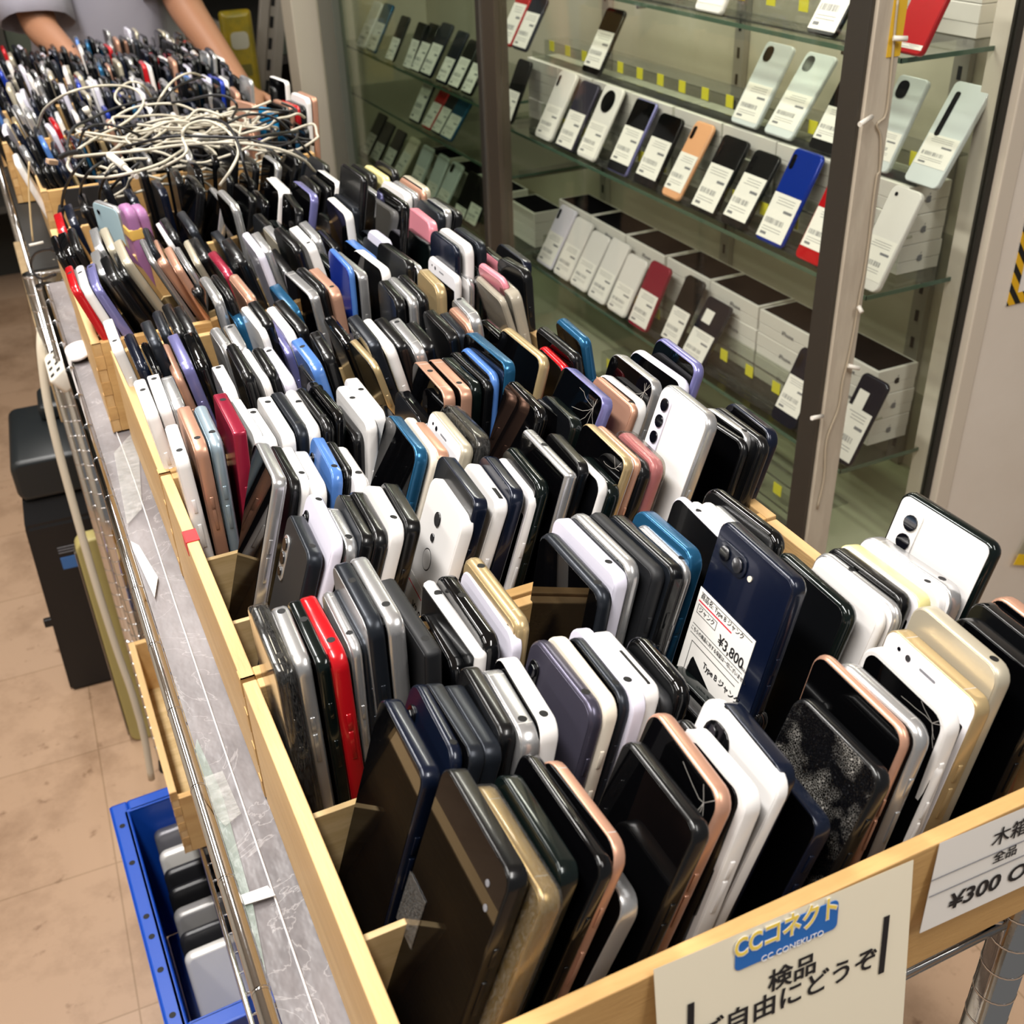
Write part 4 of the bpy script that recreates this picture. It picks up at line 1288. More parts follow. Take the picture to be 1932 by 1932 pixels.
G3 0.319 1.5763 66 128 9.6 17.0 -2.8 k s -
G3 0.3488 1.5771 72 125 9.6 21.4 -0.6 g s -
'''
cnt = {}
ROWS = []
for l in PHONES.strip().split('\n'):
    c = l.split()
    ROWS.append((c[0], float(c[1]), float(c[2]), float(c[3])/1000, float(c[4])/1000, float(c[5])/1000, float(c[6]), float(c[7]), c[8], c[9], [] if c[10] == '-' else c[10].split(',')))
for i, (row, bx, by, w, L, t, lean, yaw, fr, face, opts) in enumerate(ROWS):
    n = cnt.get(row, 0); cnt[row] = n+1
    ph = phone((bx, by, 0.9955), w, L, t, fr, face, lean, yaw, opts, hi=row[0] in 'ABC', seed=i*7+1)
    a, d = describe(fr, face, opts)
    if i == 0:
        bm = bmesh.new(); box(bm, (-t/2-0.0009, w*0.22, L*0.36), (-t/2-0.0005, w*0.5, L*0.56), 0.0001); sub(ph, 'clear_tape', bm, TAPE)
    if 'label' in opts and 'cam2' in opts:
        lb = price_label(ph, t, w, L-0.104, L-0.046, -0.30, 0.49, hi=True)
        xx = -t/2-0.0009
        def T(nm, s, y, z, sz, m=INK, al='LEFT', bold=0.0, sx=1.0):
            return text_mesh(nm, s, sz, frame_mtx((xx, y, z), (0, -1, 0), (0, 0, 1)), m, lb, align=al, ext=0.00005, bold=bold, sx=sx)
        T('lettering', '商品名: Type B ジャンク', w*0.45, L-0.0505, 0.0042)
        T('lettering', 'ジャンク', w*0.43, L-0.0590, 0.0042)
        T('lettering', '¥3,800', w*0.10, L-0.0645, 0.0092, bold=0.0001)
        T('lettering', '(税込)', -w*0.225, L-0.0665, 0.0022)
        T('lettering', 'こちらの商品に対する保証は一切ございません', w*0.46, L-0.0725, 0.0032, sx=0.86)
        T('lettering', 'Type B ジャンク', w*0.18, L-0.0865, 0.0052, bold=0.0001)
        bm = bmesh.new(); box(bm, (xx, -w*0.02, L-0.0546), (xx+0.0001, w*0.46, L-0.0537)); sub(lb, 'red_underline', bm, REDINK)
        bm = bmesh.new()
        for ya, yb, za, zb in ((w*.17, w*.45, L-.0564, L-.0561), (w*.17, w*.45, L-.0620, L-.0617), (w*.17, w*.174, L-.0620, L-.0561), (w*.446, w*.45, L-.0620, L-.0561),
                               (-w*.27, w*.45, L-.0482, L-.0479), (-w*.27, w*.45, L-.0695, L-.0692), (-w*.27, w*.45, L-.0758, L-.0755),
                               (-w*.24, w*.40, L-.0800, L-.0796), (w*.395, w*.40, L-.104, L-.0796)):
            box(bm, (xx, ya, za), (xx+0.0001, yb, zb))
        sub(lb, 'ruled_lines', bm, INK)
        lab = 'deep navy smartphone with twin cameras and white price label reading 3,800 yen, nearest box'
    elif 'label' in opts:
        lb = price_label(ph, t, w, L-0.130, L-0.071, -0.46, 0.40, hi=True)
        xx = -t/2-0.0009
        text_mesh('lettering', '¥3,800', 0.0100, frame_mtx((xx, w*0.10, L-0.089), (0, -1, 0), (0, 0, 1)), INK, lb, align='LEFT', ext=0.00005, bold=0.0001)
        bm = bmesh.new(); box(bm, (xx, -w*0.1, L-0.0778), (xx+0.0001, w*0.44, L-0.0770)); sub(lb, 'red_underline', bm, REDINK)
        bm = bmesh.new()
        for k in range(4): box(bm, (xx, -w*.3, L-.098-.006*k), (xx+0.0001, w*.4, L-.0975-.006*k))
        sub(lb, 'ruled_lines', bm, GREYINK)
        lab = 'white smartphone with fingerprint ring and a white price label, second box'
    else:
        lab = '%s smartphone with %s, %s from left in %s of %s box' % (a, d, ORD[n], ROWN[row[1]], BNAME[row[0]])
    tag(ph, lab, 'phone', 'phones standing in the %s box' % BNAME[row[0]])

# ------------------------------------------------------------------ phones on show
DISP = '''
A 3.472 0.940 76 141 31 w none .02 .5
A 3.373 0.938 76 146 30 t none .05 .6
A 3.208 0.934 66 129 29 k none .02 .5
A 3.062 0.951 60 126 27 k none .02 .62
A 3.007 0.943 75 135 32 K none .03 .6
A 2.926 0.927 76 147 32 n none .05 .6
A 2.814 0.933 66 140 32 n none .05 .48
A 2.732 0.925 68 129 33 k none .05 .62
A 2.648 0.918 61 125 32 k none .05 .62
B 3.041 0.805 76 125 30 g none .05 .9
B 2.950 0.799 64 125 36 r none .05 .6
B 2.879 0.796 62 125 36 g none .05 .6
B 2.806 0.790 76 125 36 t none .05 .55
C 3.534 0.604 74 140 33 k none .02 .5
C 3.442 0.598 76 127 33 k none .02 .45
C 3.332 0.611 76 125 32 k none .05 .5
C 3.229 0.616 71 125 35 e none .05 .6
C 3.084 0.635 76 125 28 S none .05 .5
C 2.964 0.638 76 125 28 S none .05 .35
C 2.876 0.627 76 125 31 S camq .05 .35
C 2.742 0.627 76 125 27 k none .05 .25
C 2.664 0.592 74 125 27 k none .05 .45
L 2.223 0.620 76 144 29 l cam .05 .55
L 2.136 0.623 76 137 28 w none .05 .55
L 2.055 0.622 76 129 29 w none .05 .5
L 1.971 0.621 73 135 28 w none .05 .5
L 1.887 0.625 76 125 26 w none .05 .5
L 1.798 0.628 72 136 24 R none .05 .55
L 1.683 0.631 63 144 25 k cam .1 .55
L 1.601 0.641 74 127 29 n sticker .02 .5
L 1.317 0.639 64 132 24 n cam .16 .62
L 1.174 0.651 60 144 24 n sticker .05 .62
M 2.414 0.916 66 142 24 k none .05 .5
M 2.219 0.914 76 148 28 w cam .05 .5
M 2.118 0.917 76 143 28 m none .03 .55
M 2.023 0.912 76 151 28 w big .05 .5
M 1.895 0.919 76 146 28 v-screen none .14 .62
M 1.792 0.919 76 135 27 k-screen none .12 .66
M 1.698 0.912 60 143 30 O cam .1 .58
M 1.594 0.916 73 136 29 k cam .05 .62
M 1.503 0.917 68 131 30 k cam .10 .68
M 1.401 0.916 72 153 26 B cam .04 .52
M 1.299 0.918 64 142 26 r camo .14 .58
M 1.172 0.913 60 148 24 w one .1 .5
T 1.610 1.236 76 126 24 w none .1 .6
T 1.329 1.239 64 125 30 k none .05 .7
T 1.158 1.232 60 125 25 r none .05 .1
U 2.590 1.044 73 125 30 r none .05 .8
U 2.508 1.043 76 125 30 n none .05 .7
U 2.158 1.059 76 137 28 k-screen none .1 .65
U 1.606 1.053 74 141 28 S camq .06 .5
U 1.511 1.054 74 143 33 S camq .1 .52
U 1.399 1.054 61 137 28 k cam .12 .5
U 1.276 1.055 60 136 24 S camq .12 .42
U 1.178 1.050 65 146 29 S cams .18 .48
'''
TX = {'M': (1.098, 'right bay middle shelf'), 'U': (1.182, 'upper tier, right bay'), 'T': (1.098, 'right bay top shelf'),
      'L': (1.098, 'right bay lower shelf'), 'A': (1.098, 'left bay upper shelf'), 'B': (1.098, 'left bay middle shelf'), 'C': (1.098, 'left bay lower shelf')}
dc = {}
for i, l in enumerate(DISP.strip().split('\n')):
    c = l.split()
    tier, y, z, w, L, tilt, colr, camk, f0, f1 = c[0], float(c[1]), float(c[2]), float(c[3])/1000, float(c[4])/1000, float(c[5]), c[6], c[7], float(c[8]), float(c[9])
    n = dc.get(tier, 0); dc[tier] = n+1
    zz = (SHELFZ[tier] if tier in SHELFZ else 1.0415)+0.0015
    x0 = TX[tier][0]
    fr, _, scr = colr.partition('-')
    t = 0.0082
    ph = phone((x0, y, zz+t/2*math.sin(math.radians(tilt))), w, L, t, fr, 's' if scr else 'b:'+fr, tilt, 0, [] if camk in ('none', 'sticker') else [camk], name='display_phone', hi=False, seed=900+i)
    price_label(ph, t, w, L*f0, L*f1)
    if camk == 'sticker':
        bm = bmesh.new(); box(bm, (-t/2-0.0008, -w*0.05, L*0.62), (-t/2-0.0004, w*0.32, L*0.82), 0.0001); sub(ph, 'white_sticker', bm, PAPER)
    # clear easel that carries the phone
    tag(ph, '%s phone with price label, %s from left, %s' % (PC[fr][0], ORD[n], TX[tier][1]), 'display phone', 'phones on show in the glass showcase')

# ------------------------------------------------------------------ far boxes: big phones at the right edge, the rest one heap
EDGE = [(0.362, 1.80, 'c', 'b:c', 18, 0.150, 'rose gold phone standing upright just left of the bright blue one, sixth box'),
        (0.392, 1.80, 't', 'b:Q', 20, 0.138, 'bright blue phone standing tall at the right end of the sixth box'),
        (0.414, 1.80, 'k', 's', 10, 0.140, 'black phone between the bright blue and the bright red one, sixth box'),
        (0.424, 1.802, 'c', 'b:c', 8, 0.142, 'rose gold phone next to the bright red one, sixth box'),
        (0.4335, 1.80, 'r', 'b:r', 8, 0.140, 'bright red phone standing at the right end of the sixth box'),
        (0.443, 1.80, 'k', 'b:k', 6, 0.139, 'black phone right behind the bright red one, sixth box'),
        (0.4525, 1.80, 'w', 'b:w', 6, 0.150, 'white phone second from the right end of the sixth box'),
        (0.4625, 1.80, 'c', 'b:c', 6, 0.150, 'rose gold phone at the very right end of the sixth box'),
        (0.445, 1.90, 'w', 's', 8, 0.160, 'white rimmed black phone poking up behind the right end of the sixth box')]
PC['Q'] = ('bright blue', '1f8fc9', 0.2, 0.25)
PC['t'] = PC['t']
for i, (x, y, fr, fc, yaw, L, lb) in enumerate(EDGE):
    ph = phone((x, y, 0.9955), 0.070, L, 0.0085, fr if fr != 't' else 'Q', fc, 4, yaw, ['cam'] if fc == 'b:Q' else [], hi=False, seed=700+i)
    tag(ph, lb, 'phone', 'phones standing in the sixth box')

HC = ['k']*15+['K']*9+['g']*7+['s']*5+['w']*6+['l']*2+['n']*4+['b']+['B']+['r']+['R']+['c']*2+['o']+['h']*2+['t']
hm = [pm(c) for c in sorted(set(HC))]
hidx = {c: i for i, c in enumerate(sorted(set(HC)))}
bm = bmesh.new()
rh = random.Random(11)
def heap_slab(x, y, z0, w, L, t, lean, yaw, c):
    b2 = bmesh.new()
    slab(b2, -t/2, t/2, w, L, 0.010, t*0.35, seg=4, mi=hidx[c])
    k = rh.random()
    if k < 0.5:
        slab(b2, -t/2-0.0003, -t/2+0.0003, w-0.004, L-0.004, 0.008, 0.0001, oz=0.002, seg=3, mi=hidx['K'])
    b2.transform(Matrix.Translation((x, y, z0)) @ Euler((0, math.radians(lean), math.radians(yaw))).to_matrix().to_4x4())
    me = bpy.data.meshes.new('tmp'); b2.to_mesh(me); b2.free(); bm.from_mesh(me); bpy.data.meshes.remove(me)
for key in 'EFHI':
    x0, x1, y0, y1 = BOXES[key]
    for rI in range(3):
        yc = y0+0.0085+(y1-y0-0.017)*(rI+0.5)/3
        x = x0+0.016
        while x < x1-0.008:
            if key == 'E' and rI in (1, 2) and x > 0.355: break
            if rh.random() < 0.95:
                f = (x-x0)/(x1-x0)
                L = rh.uniform(0.108, 0.142) if key != 'E' or rI > 0 else rh.uniform(0.095, 0.125)
                cc = rh.choice(HC)
                if key == 'E' and rI == 0 and x < 0.20: L, cc = (0.13, 'w') if x < x0+0.02 else (0.115, rh.choice('kKkn'))
                heap_slab(x, yc+rh.uniform(-.004, .004), 0.9955, rh.uniform(.058, .074), L, rh.uniform(.0075, .0095), -16+22*f+rh.uniform(-2, 2), rh.uniform(-5, 4), cc)
            x += rh.uniform(0.0102, 0.0135)
hp = obj('phone_heap', bm, hm)
for p_ in hp.data.polygons: pass
tag(hp, 'dense heap of small distant phones filling the far boxes', 'phones', kind='stuff')

# ------------------------------------------------------------------ tangled charging cables
CW = mat('white_cable', 'c3bcab', 0.45)
CB = mat('black_cable', '1c1c1f', 0.4)
CABLES = [
 ('w', 'white cable arching highest over the far left phones', [(70, 243, 1.12), (85, 205, 1.16), (130, 175, 1.19), (190, 162, 1.19), (245, 165, 1.18), (270, 185, 1.17), (262, 210, 1.16), (230, 235, 1.15), (190, 255, 1.15), (150, 280, 1.15), (128, 300, 1.13)], 0),
 ('w', 'white cable bent in a sharp angle near the far phones', [(235, 205, 1.15), (218, 188, 1.16), (222, 170, 1.165), (245, 155, 1.165), (268, 160, 1.16), (285, 182, 1.13)], 0),
 ('k', 'black cable curling at the left end of the tangle', [(130, 292, 1.14), (128, 265, 1.15), (140, 240, 1.16), (170, 225, 1.16), (215, 205, 1.16), (250, 195, 1.16), (300, 185, 1.15)], 0),
 ('k', 'black cable looping across the left half of the tangle', [(148, 278, 1.14), (160, 245, 1.17), (190, 235, 1.17), (225, 240, 1.17), (265, 256, 1.15)], 0),
 ('w', 'white cable forming a big round loop in the tangle middle', [(300, 320, 1.15), (350, 290, 1.17), (345, 262, 1.18), (347, 245, 1.19), (362, 233, 1.19), (388, 228, 1.19), (412, 236, 1.19), (436, 255, 1.18), (450, 285, 1.17), (437, 318, 1.16), (415, 350, 1.14)], 0),
 ('w', 'long white cable running across the whole tangle', [(140, 296, 1.15), (200, 290, 1.17), (260, 285, 1.17), (330, 275, 1.17), (400, 270, 1.17), (450, 270, 1.17), (520, 280, 1.16), (570, 300, 1.14), (595, 325, 1.11)], 0),
 ('w', 'white cable drooping below the tangle at the left', [(130, 300, 1.14), (128, 315, 1.14), (145, 330, 1.14), (180, 335, 1.15), (230, 330, 1.16), (300, 310, 1.16), (345, 283, 1.16)], 0),
 ('k', 'long black cable running level along the tangle top', [(238, 276, 1.16), (320, 258, 1.18), (400, 258, 1.18), (470, 260, 1.18), (520, 252, 1.17), (562, 248, 1.15)], 0),
 ('k', 'black cable hooking round at the tangle rear', [(280, 200, 1.15), (350, 190, 1.17), (395, 180, 1.18), (430, 183, 1.18), (447, 200, 1.17), (438, 222, 1.14)], 0),
 ('k', 'black cable rising towards the far phones', [(285, 218, 1.15), (310, 185, 1.16), (340, 160, 1.17), (382, 145, 1.16)], 0),
 ('w', 'white cable arching over the rear of the tangle', [(290, 215, 1.14), (305, 180, 1.17), (330, 150, 1.18), (360, 138, 1.18), (387, 147, 1.15)], 0),
 ('k', 'black cable falling steeply on the tangle right', [(360, 230, 1.16), (380, 224, 1.17), (420, 230, 1.18), (445, 260, 1.18), (460, 310, 1.16), (472, 350, 1.12)], 0),
 ('k', 'black cable dropping over the wooden wall, leftmost', [(160, 300, 1.16), (146, 315, 1.16), (130, 340, 1.14), (120, 365, 1.12), (116, 392, 1.10)], 1),
 ('k', 'black cable dropping over the wooden wall, second from left', [(195, 305, 1.16), (172, 320, 1.16), (155, 345, 1.14), (152, 370, 1.11), (158, 396, 1.08)], 1),
 ('k', 'black cable dropping over the wooden wall, third from left', [(225, 312, 1.16), (203, 328, 1.16), (190, 355, 1.13), (187, 385, 1.10), (188, 415, 1.07)], 1),
 ('k', 'black cable dropping over the wooden wall, rightmost', [(262, 308, 1.16), (235, 330, 1.15), (212, 352, 1.13), (203, 370, 1.11)], 0),
 ('w', 'short white cable drooping over the wooden wall', [(262, 325, 1.14), (246, 338, 1.13), (238, 355, 1.11), (215, 370, 1.10), (196, 384, 1.09), (196, 398, 1.08)], 0),
 ('k', 'short black cable lying flat by the light blue phone', [(140, 395, 1.10), (160, 392, 1.11), (182, 394, 1.11), (196, 400, 1.10)], 1),
 ('k', 'small black cable loop hanging off the fourth box', [(104, 518, 1.06), (80, 526, 1.03), (64, 516, 1.02), (58, 498, 1.03), (66, 480, 1.05), (82, 472, 1.07), (102, 470, 1.09)], 1),
 ('k', 'black cable reaching right past the standing blue phone', [(430, 232, 1.17), (470, 216, 1.17), (520, 224, 1.16), (560, 262, 1.13), (602, 312, 1.09)], 0),
 ('k', 'black cable low across the right of the tangle', [(468, 262, 1.15), (520, 276, 1.14), (555, 265, 1.14), (562, 250, 1.13)], 0),
]
def cable(kind, label, pts, plug, r=0.0019):
    wp = [atz(x, y, z) for x, y, z in pts]
    c = empty('charging_cable', wp[0])
    o = c.location.copy()
    sp_ = [p-o for p in spline(wp, 7)]
    bm = bmesh.new(); tube(bm, sp_, r, 7)
    obj('cord', bm, CW if kind == 'w' else CB, c)
    if plug:
        d = (sp_[-1]-sp_[-2]).normalized()
        bm = bmesh.new(); cyl(bm, sp_[-1]-d*0.002, sp_[-1]+d*0.022, 0.0042, 10); obj('plug', bm, CW if kind == 'w' else CB, c)
    tag(c, label, 'cable', 'tangled charging cables')
for kd, lb, pts, pg in CABLES:
    cable(kd, lb, pts, pg)
cable('k', 'flat black ribbon cable with a pale metal plug at the tangle left', [(150, 285, 1.155), (128, 290, 1.15), (112, 297, 1.145)], 0, 0.0035)
bm = bmesh.new(); box(bm, (-0.007, -0.004, -0.003), (0.007, 0.004, 0.003), 0.0006)
pl_ = obj('metal_plug', bm, mat('pale_brass', 'd8b89a', 0.35, 0.5)); pl_.location = atz(98, 305, 1.14); pl_.rotation_euler = (0.2, 0.3, 0.5)
tag(pl_, 'pale metal cable plug lying on the phones left of the tangle', 'plug')
WPL = mat('white_plug', 'e2ddd2', 0.4)
for (a, b, lb) in (((207, 293), (258, 334), 'long white cable connector pointing down right'), ((368, 258), (408, 262), 'white cable connector block in the tangle middle'), ((160, 203), (172, 222), 'white adapter standing at the tangle left')):
    A_, B_ = atz(*a, 1.17), atz(*b, 1.155)
    bm = bmesh.new(); cyl(bm, A_, A_.lerp(B_, 0.55), 0.0048, 12); cyl(bm, A_.lerp(B_, 0.55), B_, 0.0030, 12)
    tag(obj('cable_connector', bm, WPL), lb, 'connector')
rc = random.Random(5)
zones = ['near left', 'left', 'middle', 'right', 'near right', 'rear']
for k in range(38):
    white = k % 4 != 3
    rx, ry = rc.uniform(.04, .11), rc.uniform(.025, .055)
    cx, cy_ = (rc.uniform(0.11+rx, 0.44-rx), rc.uniform(1.56, 1.74))
    pts = []
    a0 = rc.uniform(0, 2*PI); tot = rc.uniform(2.0, 5.0)
    zb = rc.uniform(1.125, 1.150)
    if k >= 26: cy_, ry, zb = rc.uniform(1.615, 1.65), 0.022, rc.uniform(1.075, 1.125)
    for s_ in range(9):
        a = a0+tot*s_/8
        pts.append(Vector((cx+rx*math.cos(a)+0.006*rc.uniform(-1, 1), cy_+ry*math.sin(a)+0.006*rc.uniform(-1, 1), zb+0.012*math.sin(a*1.7+k)+rc.uniform(-.004, .004))))
    c = empty('charging_cable', pts[0]); o = c.location.copy()
    bm = bmesh.new(); tube(bm, [p-o for p in spline(pts, 6)], 0.0019, 6)
    obj('cord', bm, CW if white else CB, c)
    tag(c, ('white' if white else 'black')+' cable curled low among the cables of the tangle', 'cable', ('white' if white else 'black')+' cables deep in the tangle')

# black card and lilac holders in the fifth box
cd = BX('black_card', (-0.045, -0.0015, 0), (0.045, 0.0015, 0.085), mat('black_card', '26272a', 0.7)); p = atz(190, 395, 1.10); cd.location = (0.118, 1.675, 1.0); cd.rotation_euler = (0.12, 0, -0.1)
tag(cd, 'matt black card standing before the sixth box wall', 'card')
LIL = mat('orchid_plastic', '9c6a97', 0.4)
for k, (px, py, sc, lb) in enumerate(((258, 384, 1.0, 'orchid flip phone with yellow hinge, behind the light blue phone'), (276, 376, 0.8, 'orchid flip phone half hidden behind the yellow-hinged one'))):
    p = atz(px, py, 1.135)
    r = empty('flip_phone', (p.x-0.006, p.y, 1.0), (0, -0.05, 0.1))
    bm = bmesh.new(); slab(bm, -0.007, 0.007, 0.042, 0.105+0.03*sc, 0.012, 0.004); sub(r, 'shell', bm, LIL)
    if k == 0:
        bm = bmesh.new(); slab(bm, -0.0083, 0.0083, 0.0425, 0.014, 0.002, 0.003, oz=0.098); sub(r, 'hinge', bm, mat('hinge_yellow', 'e0b45c', 0.4))
    tag(r, lb, 'phone')

q = phone((0.112, 1.395, 0.9955), 0.062, 0.135, 0.0078, 's', 'b:Z', -3, 22, ['one'], hi=False, seed=77)
tag(q, 'light blue smartphone with silver rim turned towards the aisle, by the black cables', 'phone', 'phones standing in the fifth box')

# ------------------------------------------------------------------ things under and beside the racks
# low wooden box on the lower shelf
lw = empty('wooden_box', (0.146, 1.275, 0.3556))
def lp(n, lo, hi, m): return BX(n, lo, hi, m, lw, 0.0008)
lp('left_wall', (-0.150, -0.18, 0), (-0.1405, 0.18, 0.098), WOODY); lp('right_wall', (0.1405, -0.18, 0), (0.150, 0.18, 0.098), WOODY)
lp('front_wall', (-0.1405, -0.18, 0), (0.1405, -0.1705, 0.098), WOODF); lp('back_wall', (-0.1405, 0.1705, 0), (0.1405, 0.18, 0.098), WOODX); lp('bottom', (-0.1405, -0.1705, 0), (0.1405, 0.1705, 0.006), PLY)
bm = bmesh.new()
for k in range(0, 7, 2): box(bm, (-0.1504, -0.1802, 0.014*k), (-0.149, -0.1705, 0.014*(k+1)))
for k in range(0, 7, 2): box(bm, (-0.1502, -0.1806, 0.014*(k+1)), (-0.1405, -0.179, 0.014*(k+2)))
sub(lw, 'finger_joints', bm, ENDG)
tag(lw, 'low pine box on the lower shelf below the near rack', 'box')

# blue crate of gadgets on the floor
BLUE = mat('blue_plastic', '1149b0', 0.35, bump=(50, 0.05))
ct = empty('plastic_crate', (0.075, 1.085, 0.0), (0, 0, 0.03))
L_, W2, H_ = 0.20, 0.145, 0.295
def cw(n, lo, hi, b=0.004): return BX(n, lo, hi, BLUE, ct, b)
cw('side_wall', (-W2+.006, -L_+.006, 0.01), (-W2+.010, L_-.006, H_)); cw('side_wall', (W2-.010, -L_+.006, 0.01), (W2-.006, L_-.006, H_))
bm = bmesh.new()
box(bm, (-W2+.010, L_-.012, 0.01), (W2-.010, L_-.007, 0.165)); box(bm, (-W2+.010, L_-.012, 0.225), (W2-.010, L_-.007, H_))
box(bm, (-W2+.010, L_-.012, 0.165), (-0.055, L_-.007, 0.225)); box(bm, (0.055, L_-.012, 0.165), (W2-.010, L_-.007, 0.225))
sub(ct, 'end_wall', bm, BLUE)
cw('end_wall', (-W2+.010, -L_+.007, 0.01), (W2-.010, -L_+.012, H_)); cw('bottom', (-W2+.01, -L_+.012, 0.0), (W2-.01, L_-.012, 0.012))
bm = bmesh.new()
box(bm, (-W2-.012, -L_-.012, H_-.004), (-W2+.012, L_+.012, H_), 0.003); box(bm, (W2-.012, -L_-.012, H_-.004), (W2+.012, L_+.012, H_), 0.003)
box(bm, (-W2+.012, -L_-.012, H_-.004), (W2-.012, -L_+.012, H_), 0.003); box(bm, (-W2+.012, L_-.012, H_-.004), (W2-.012, L_+.012, H_), 0.003)
for y_ in (-0.17, -0.11, -0.05, 0.01, 0.07, 0.13): box(bm, (-W2-.013, y_, H_-.045), (-W2-.0085, y_+.004, H_-.004))
box(bm, (-W2-.0135, -L_-.012, H_-.05), (-W2-.0115, L_+.012, H_-.002), 0.0008)
rim = sub(ct, 'rim', bm, BLUE)
bm = bmesh.new()
for y_ in (-0.17, -0.10, -0.045, -0.01, 0.09, 0.165): cyl(bm, (-W2-.002, y_, H_-.001), (-W2-.002, y_, H_+.0004), 0.0042, 12)
sub(rim, 'rim_holes', bm, HOLE)
tag(ct, 'bright blue plastic crate on the floor under the near rack', 'crate')
GAD = [('white router', 'e6e3df', -0.135, .020, 'white slab-shaped router standing at the near end of the blue crate'), ('dark tablet', '2a2a2d', -0.10, .012, 'dark tablet second from the near end of the blue crate'),
       ('silver drive', '8f8d8c', -0.06, .026, 'silver grey drive in the middle of the blue crate'), ('black router', '19191b', -0.018, .014, 'black slab next to the silver drive in the blue crate'),
       ('black recorder', '222225', 0.018, .016, 'black recorder right behind the silver drive in the blue crate'), ('white drive', 'd8d5d0', 0.055, .020, 'white rounded drive towards the far end of the blue crate'), ('grey adapter', '6c6b70', 0.10, .026, 'grey adapter at the far end of the blue crate')]
for i, (nm, hx, yy, th, lb) in enumerate(GAD):
    bm = bmesh.new(); slab(bm, -th/2, th/2, 0.235, 0.235, 0.012, min(0.006, th*.4))
    r = empty(nm.replace(' ', '_'), (0.075+0.004, 1.075+yy, 0.0275), (0, 0, PI/2+0.03))
    r.rotation_euler = Euler((0, math.radians(24), PI/2+0.03))
    body = sub(r, 'casing', bm, mat('gadget_'+nm.replace(' ', '_'), hx, 0.3, 0.2))
    bm = bmesh.new(); box(bm, (-th*0.12, -0.07, 0.2349), (th*0.12, 0.03, 0.2354)); sub(r, 'port_strip', bm, HOLE)
    tag(r, lb, 'gadget', 'gadgets in the blue crate')
lbm = bmesh.new()

# black machine on the floor
BLK = mat('black_plastic', '141416', 0.38, bump=(300, 0.03))
bt = empty('black_cabinet', (-0.046, 2.10, 0.0), (0, 0, -0.05))
bm = bmesh.new()
vs = []
for z, hw, hd, oy in ((0.0, 0.085, 0.13, 0.0), (0.40, 0.075, 0.13, 0.0), (0.452, 0.066, 0.12, 0.01)):
    vs.append([bm.verts.new((sx*hw, sy*hd+oy, z)) for sx, sy in ((-1, -1), (1, -1), (1, 1), (-1, 1))])
for a, b in zip(vs, vs[1:]):
    for k in range(4): bm.faces.new((a[k], a[(k+1) % 4], b[(k+1) % 4], b[k]))
bm.faces.new(list(reversed(vs[0]))); bm.faces.new(vs[-1])
bmesh.ops.bevel(bm, geom=bm.edges[:], offset=0.006, segments=2, affect='EDGES')
sub(bt, 'body', bm, BLK)
bm = bmesh.new(); slab(bm, -0.13, 0.12, 0.138, 0.085, 0.02, 0.010, oz=0.455)
for v in bm.verts: v.co = Vector((v.co.y, v.co.x, v.co.z))
bmesh.ops.recalc_face_normals(bm, faces=bm.faces[:])
sub(bt, 'head', bm, mat('black_plastic_lid', '1c2022', 0.35))
bm = bmesh.new(); box(bm, (-0.005, 0.02, 0.54), (0.068, 0.12, 0.575), 0.012, seg=3); sub(bt, 'cap', bm, mat('black_plastic_lid', '1c2022', 0.35))
bm = bmesh.new(); box(bm, (-0.030, -0.1312, 0.295), (0.060, -0.1295, 0.322), 0.0005); sub(bt, 'blue_label', bm, mat('label_blue', '3b68a4', 0.5))
bm = bmesh.new()
for k in range(3): box(bm, (-0.03, -0.1312, 0.332+0.006*k), (0.055, -0.130, 0.3335+0.006*k))
sub(bt, 'ruled_lines', bm, GREYINK)
bm = bmesh.new(); box(bm, (-0.098, -0.10, 0.15), (-0.080, -0.088, 0.168), 0.002); sub(bt, 'latch', bm, BLK)
tag(bt, 'tall black cabinet-like machine with small blue label on the aisle floor', 'machine')

# cream panel leaning by the post
cpn = empty('cream_panel', (-0.032, 1.765, 0.0), (0, 0.0, 0))
bm = bmesh.new(); slab(bm, -0.006, 0.03, 0.060, 0.47, 0.02, 0.004)
for v in bm.verts: v.co = Vector((v.co.y+0.016, v.co.x, v.co.z))
bmesh.ops.recalc_face_normals(bm, faces=bm.faces[:])
sub(cpn, 'panel', bm, mat('aged_cream', 'a89b62', 0.5))
bm = bmesh.new(); box(bm, (-0.0175, -0.004, 0.02), (-0.0145, 0.02, 0.45), 0.001); sub(cpn, 'metal_edge', bm, STEEL)
tag(cpn, 'yellowed cream panel standing on the floor by the chrome post', 'panel')

# power strip and its thick beige cord
ps = empty('power_strip', atz(106, 664, 0.85), (0, math.radians(52), 0))
bm = bmesh.new(); slab(bm, -0.014, 0.014, 0.235, 0.030, 0.008, 0.003, oz=-0.015)
sub(ps, 'housing', bm, mat('ivory_plastic', 'e4ddd0', 0.45))
bm = bmesh.new()
for k in range(9):
    for zz in ((-0.006, 0.006) if k < 3 else (0.004,)):
        y_ = -0.105+0.025*k
        box(bm, (-0.0145, y_-0.0045, zz-0.0032), (-0.0138, y_+0.0045, zz+0.0032))
sub(ps, 'sockets', bm, HOLE)
tag(ps, 'long ivory power strip hanging at the aisle side of the rack', 'power strip')
cw_pts = [(107, 492, 1.70, ), (97, 525, 1.69), (84, 580, 1.68), (77, 640, 1.66), (80, 690, 1.65), (90, 760, 1.64), (108, 840, 1.63), (135, 940, 1.62), (163, 1040, 1.61), (190, 1130, 1.60), (222, 1230, 1.59), (250, 1310, 1.58), (272, 1390, 1.575), (286, 1470, 1.57)]
bm = bmesh.new(); tube(bm, spline([at(x, y, Y) for x, y, Y in cw_pts], 5), 0.0062, 10)
pc = obj('extension_cable', bm, mat('beige_cord', 'cfc4b0', 0.55))
tag(pc, 'thick beige power cord hanging down the aisle side of the rack', 'cable')
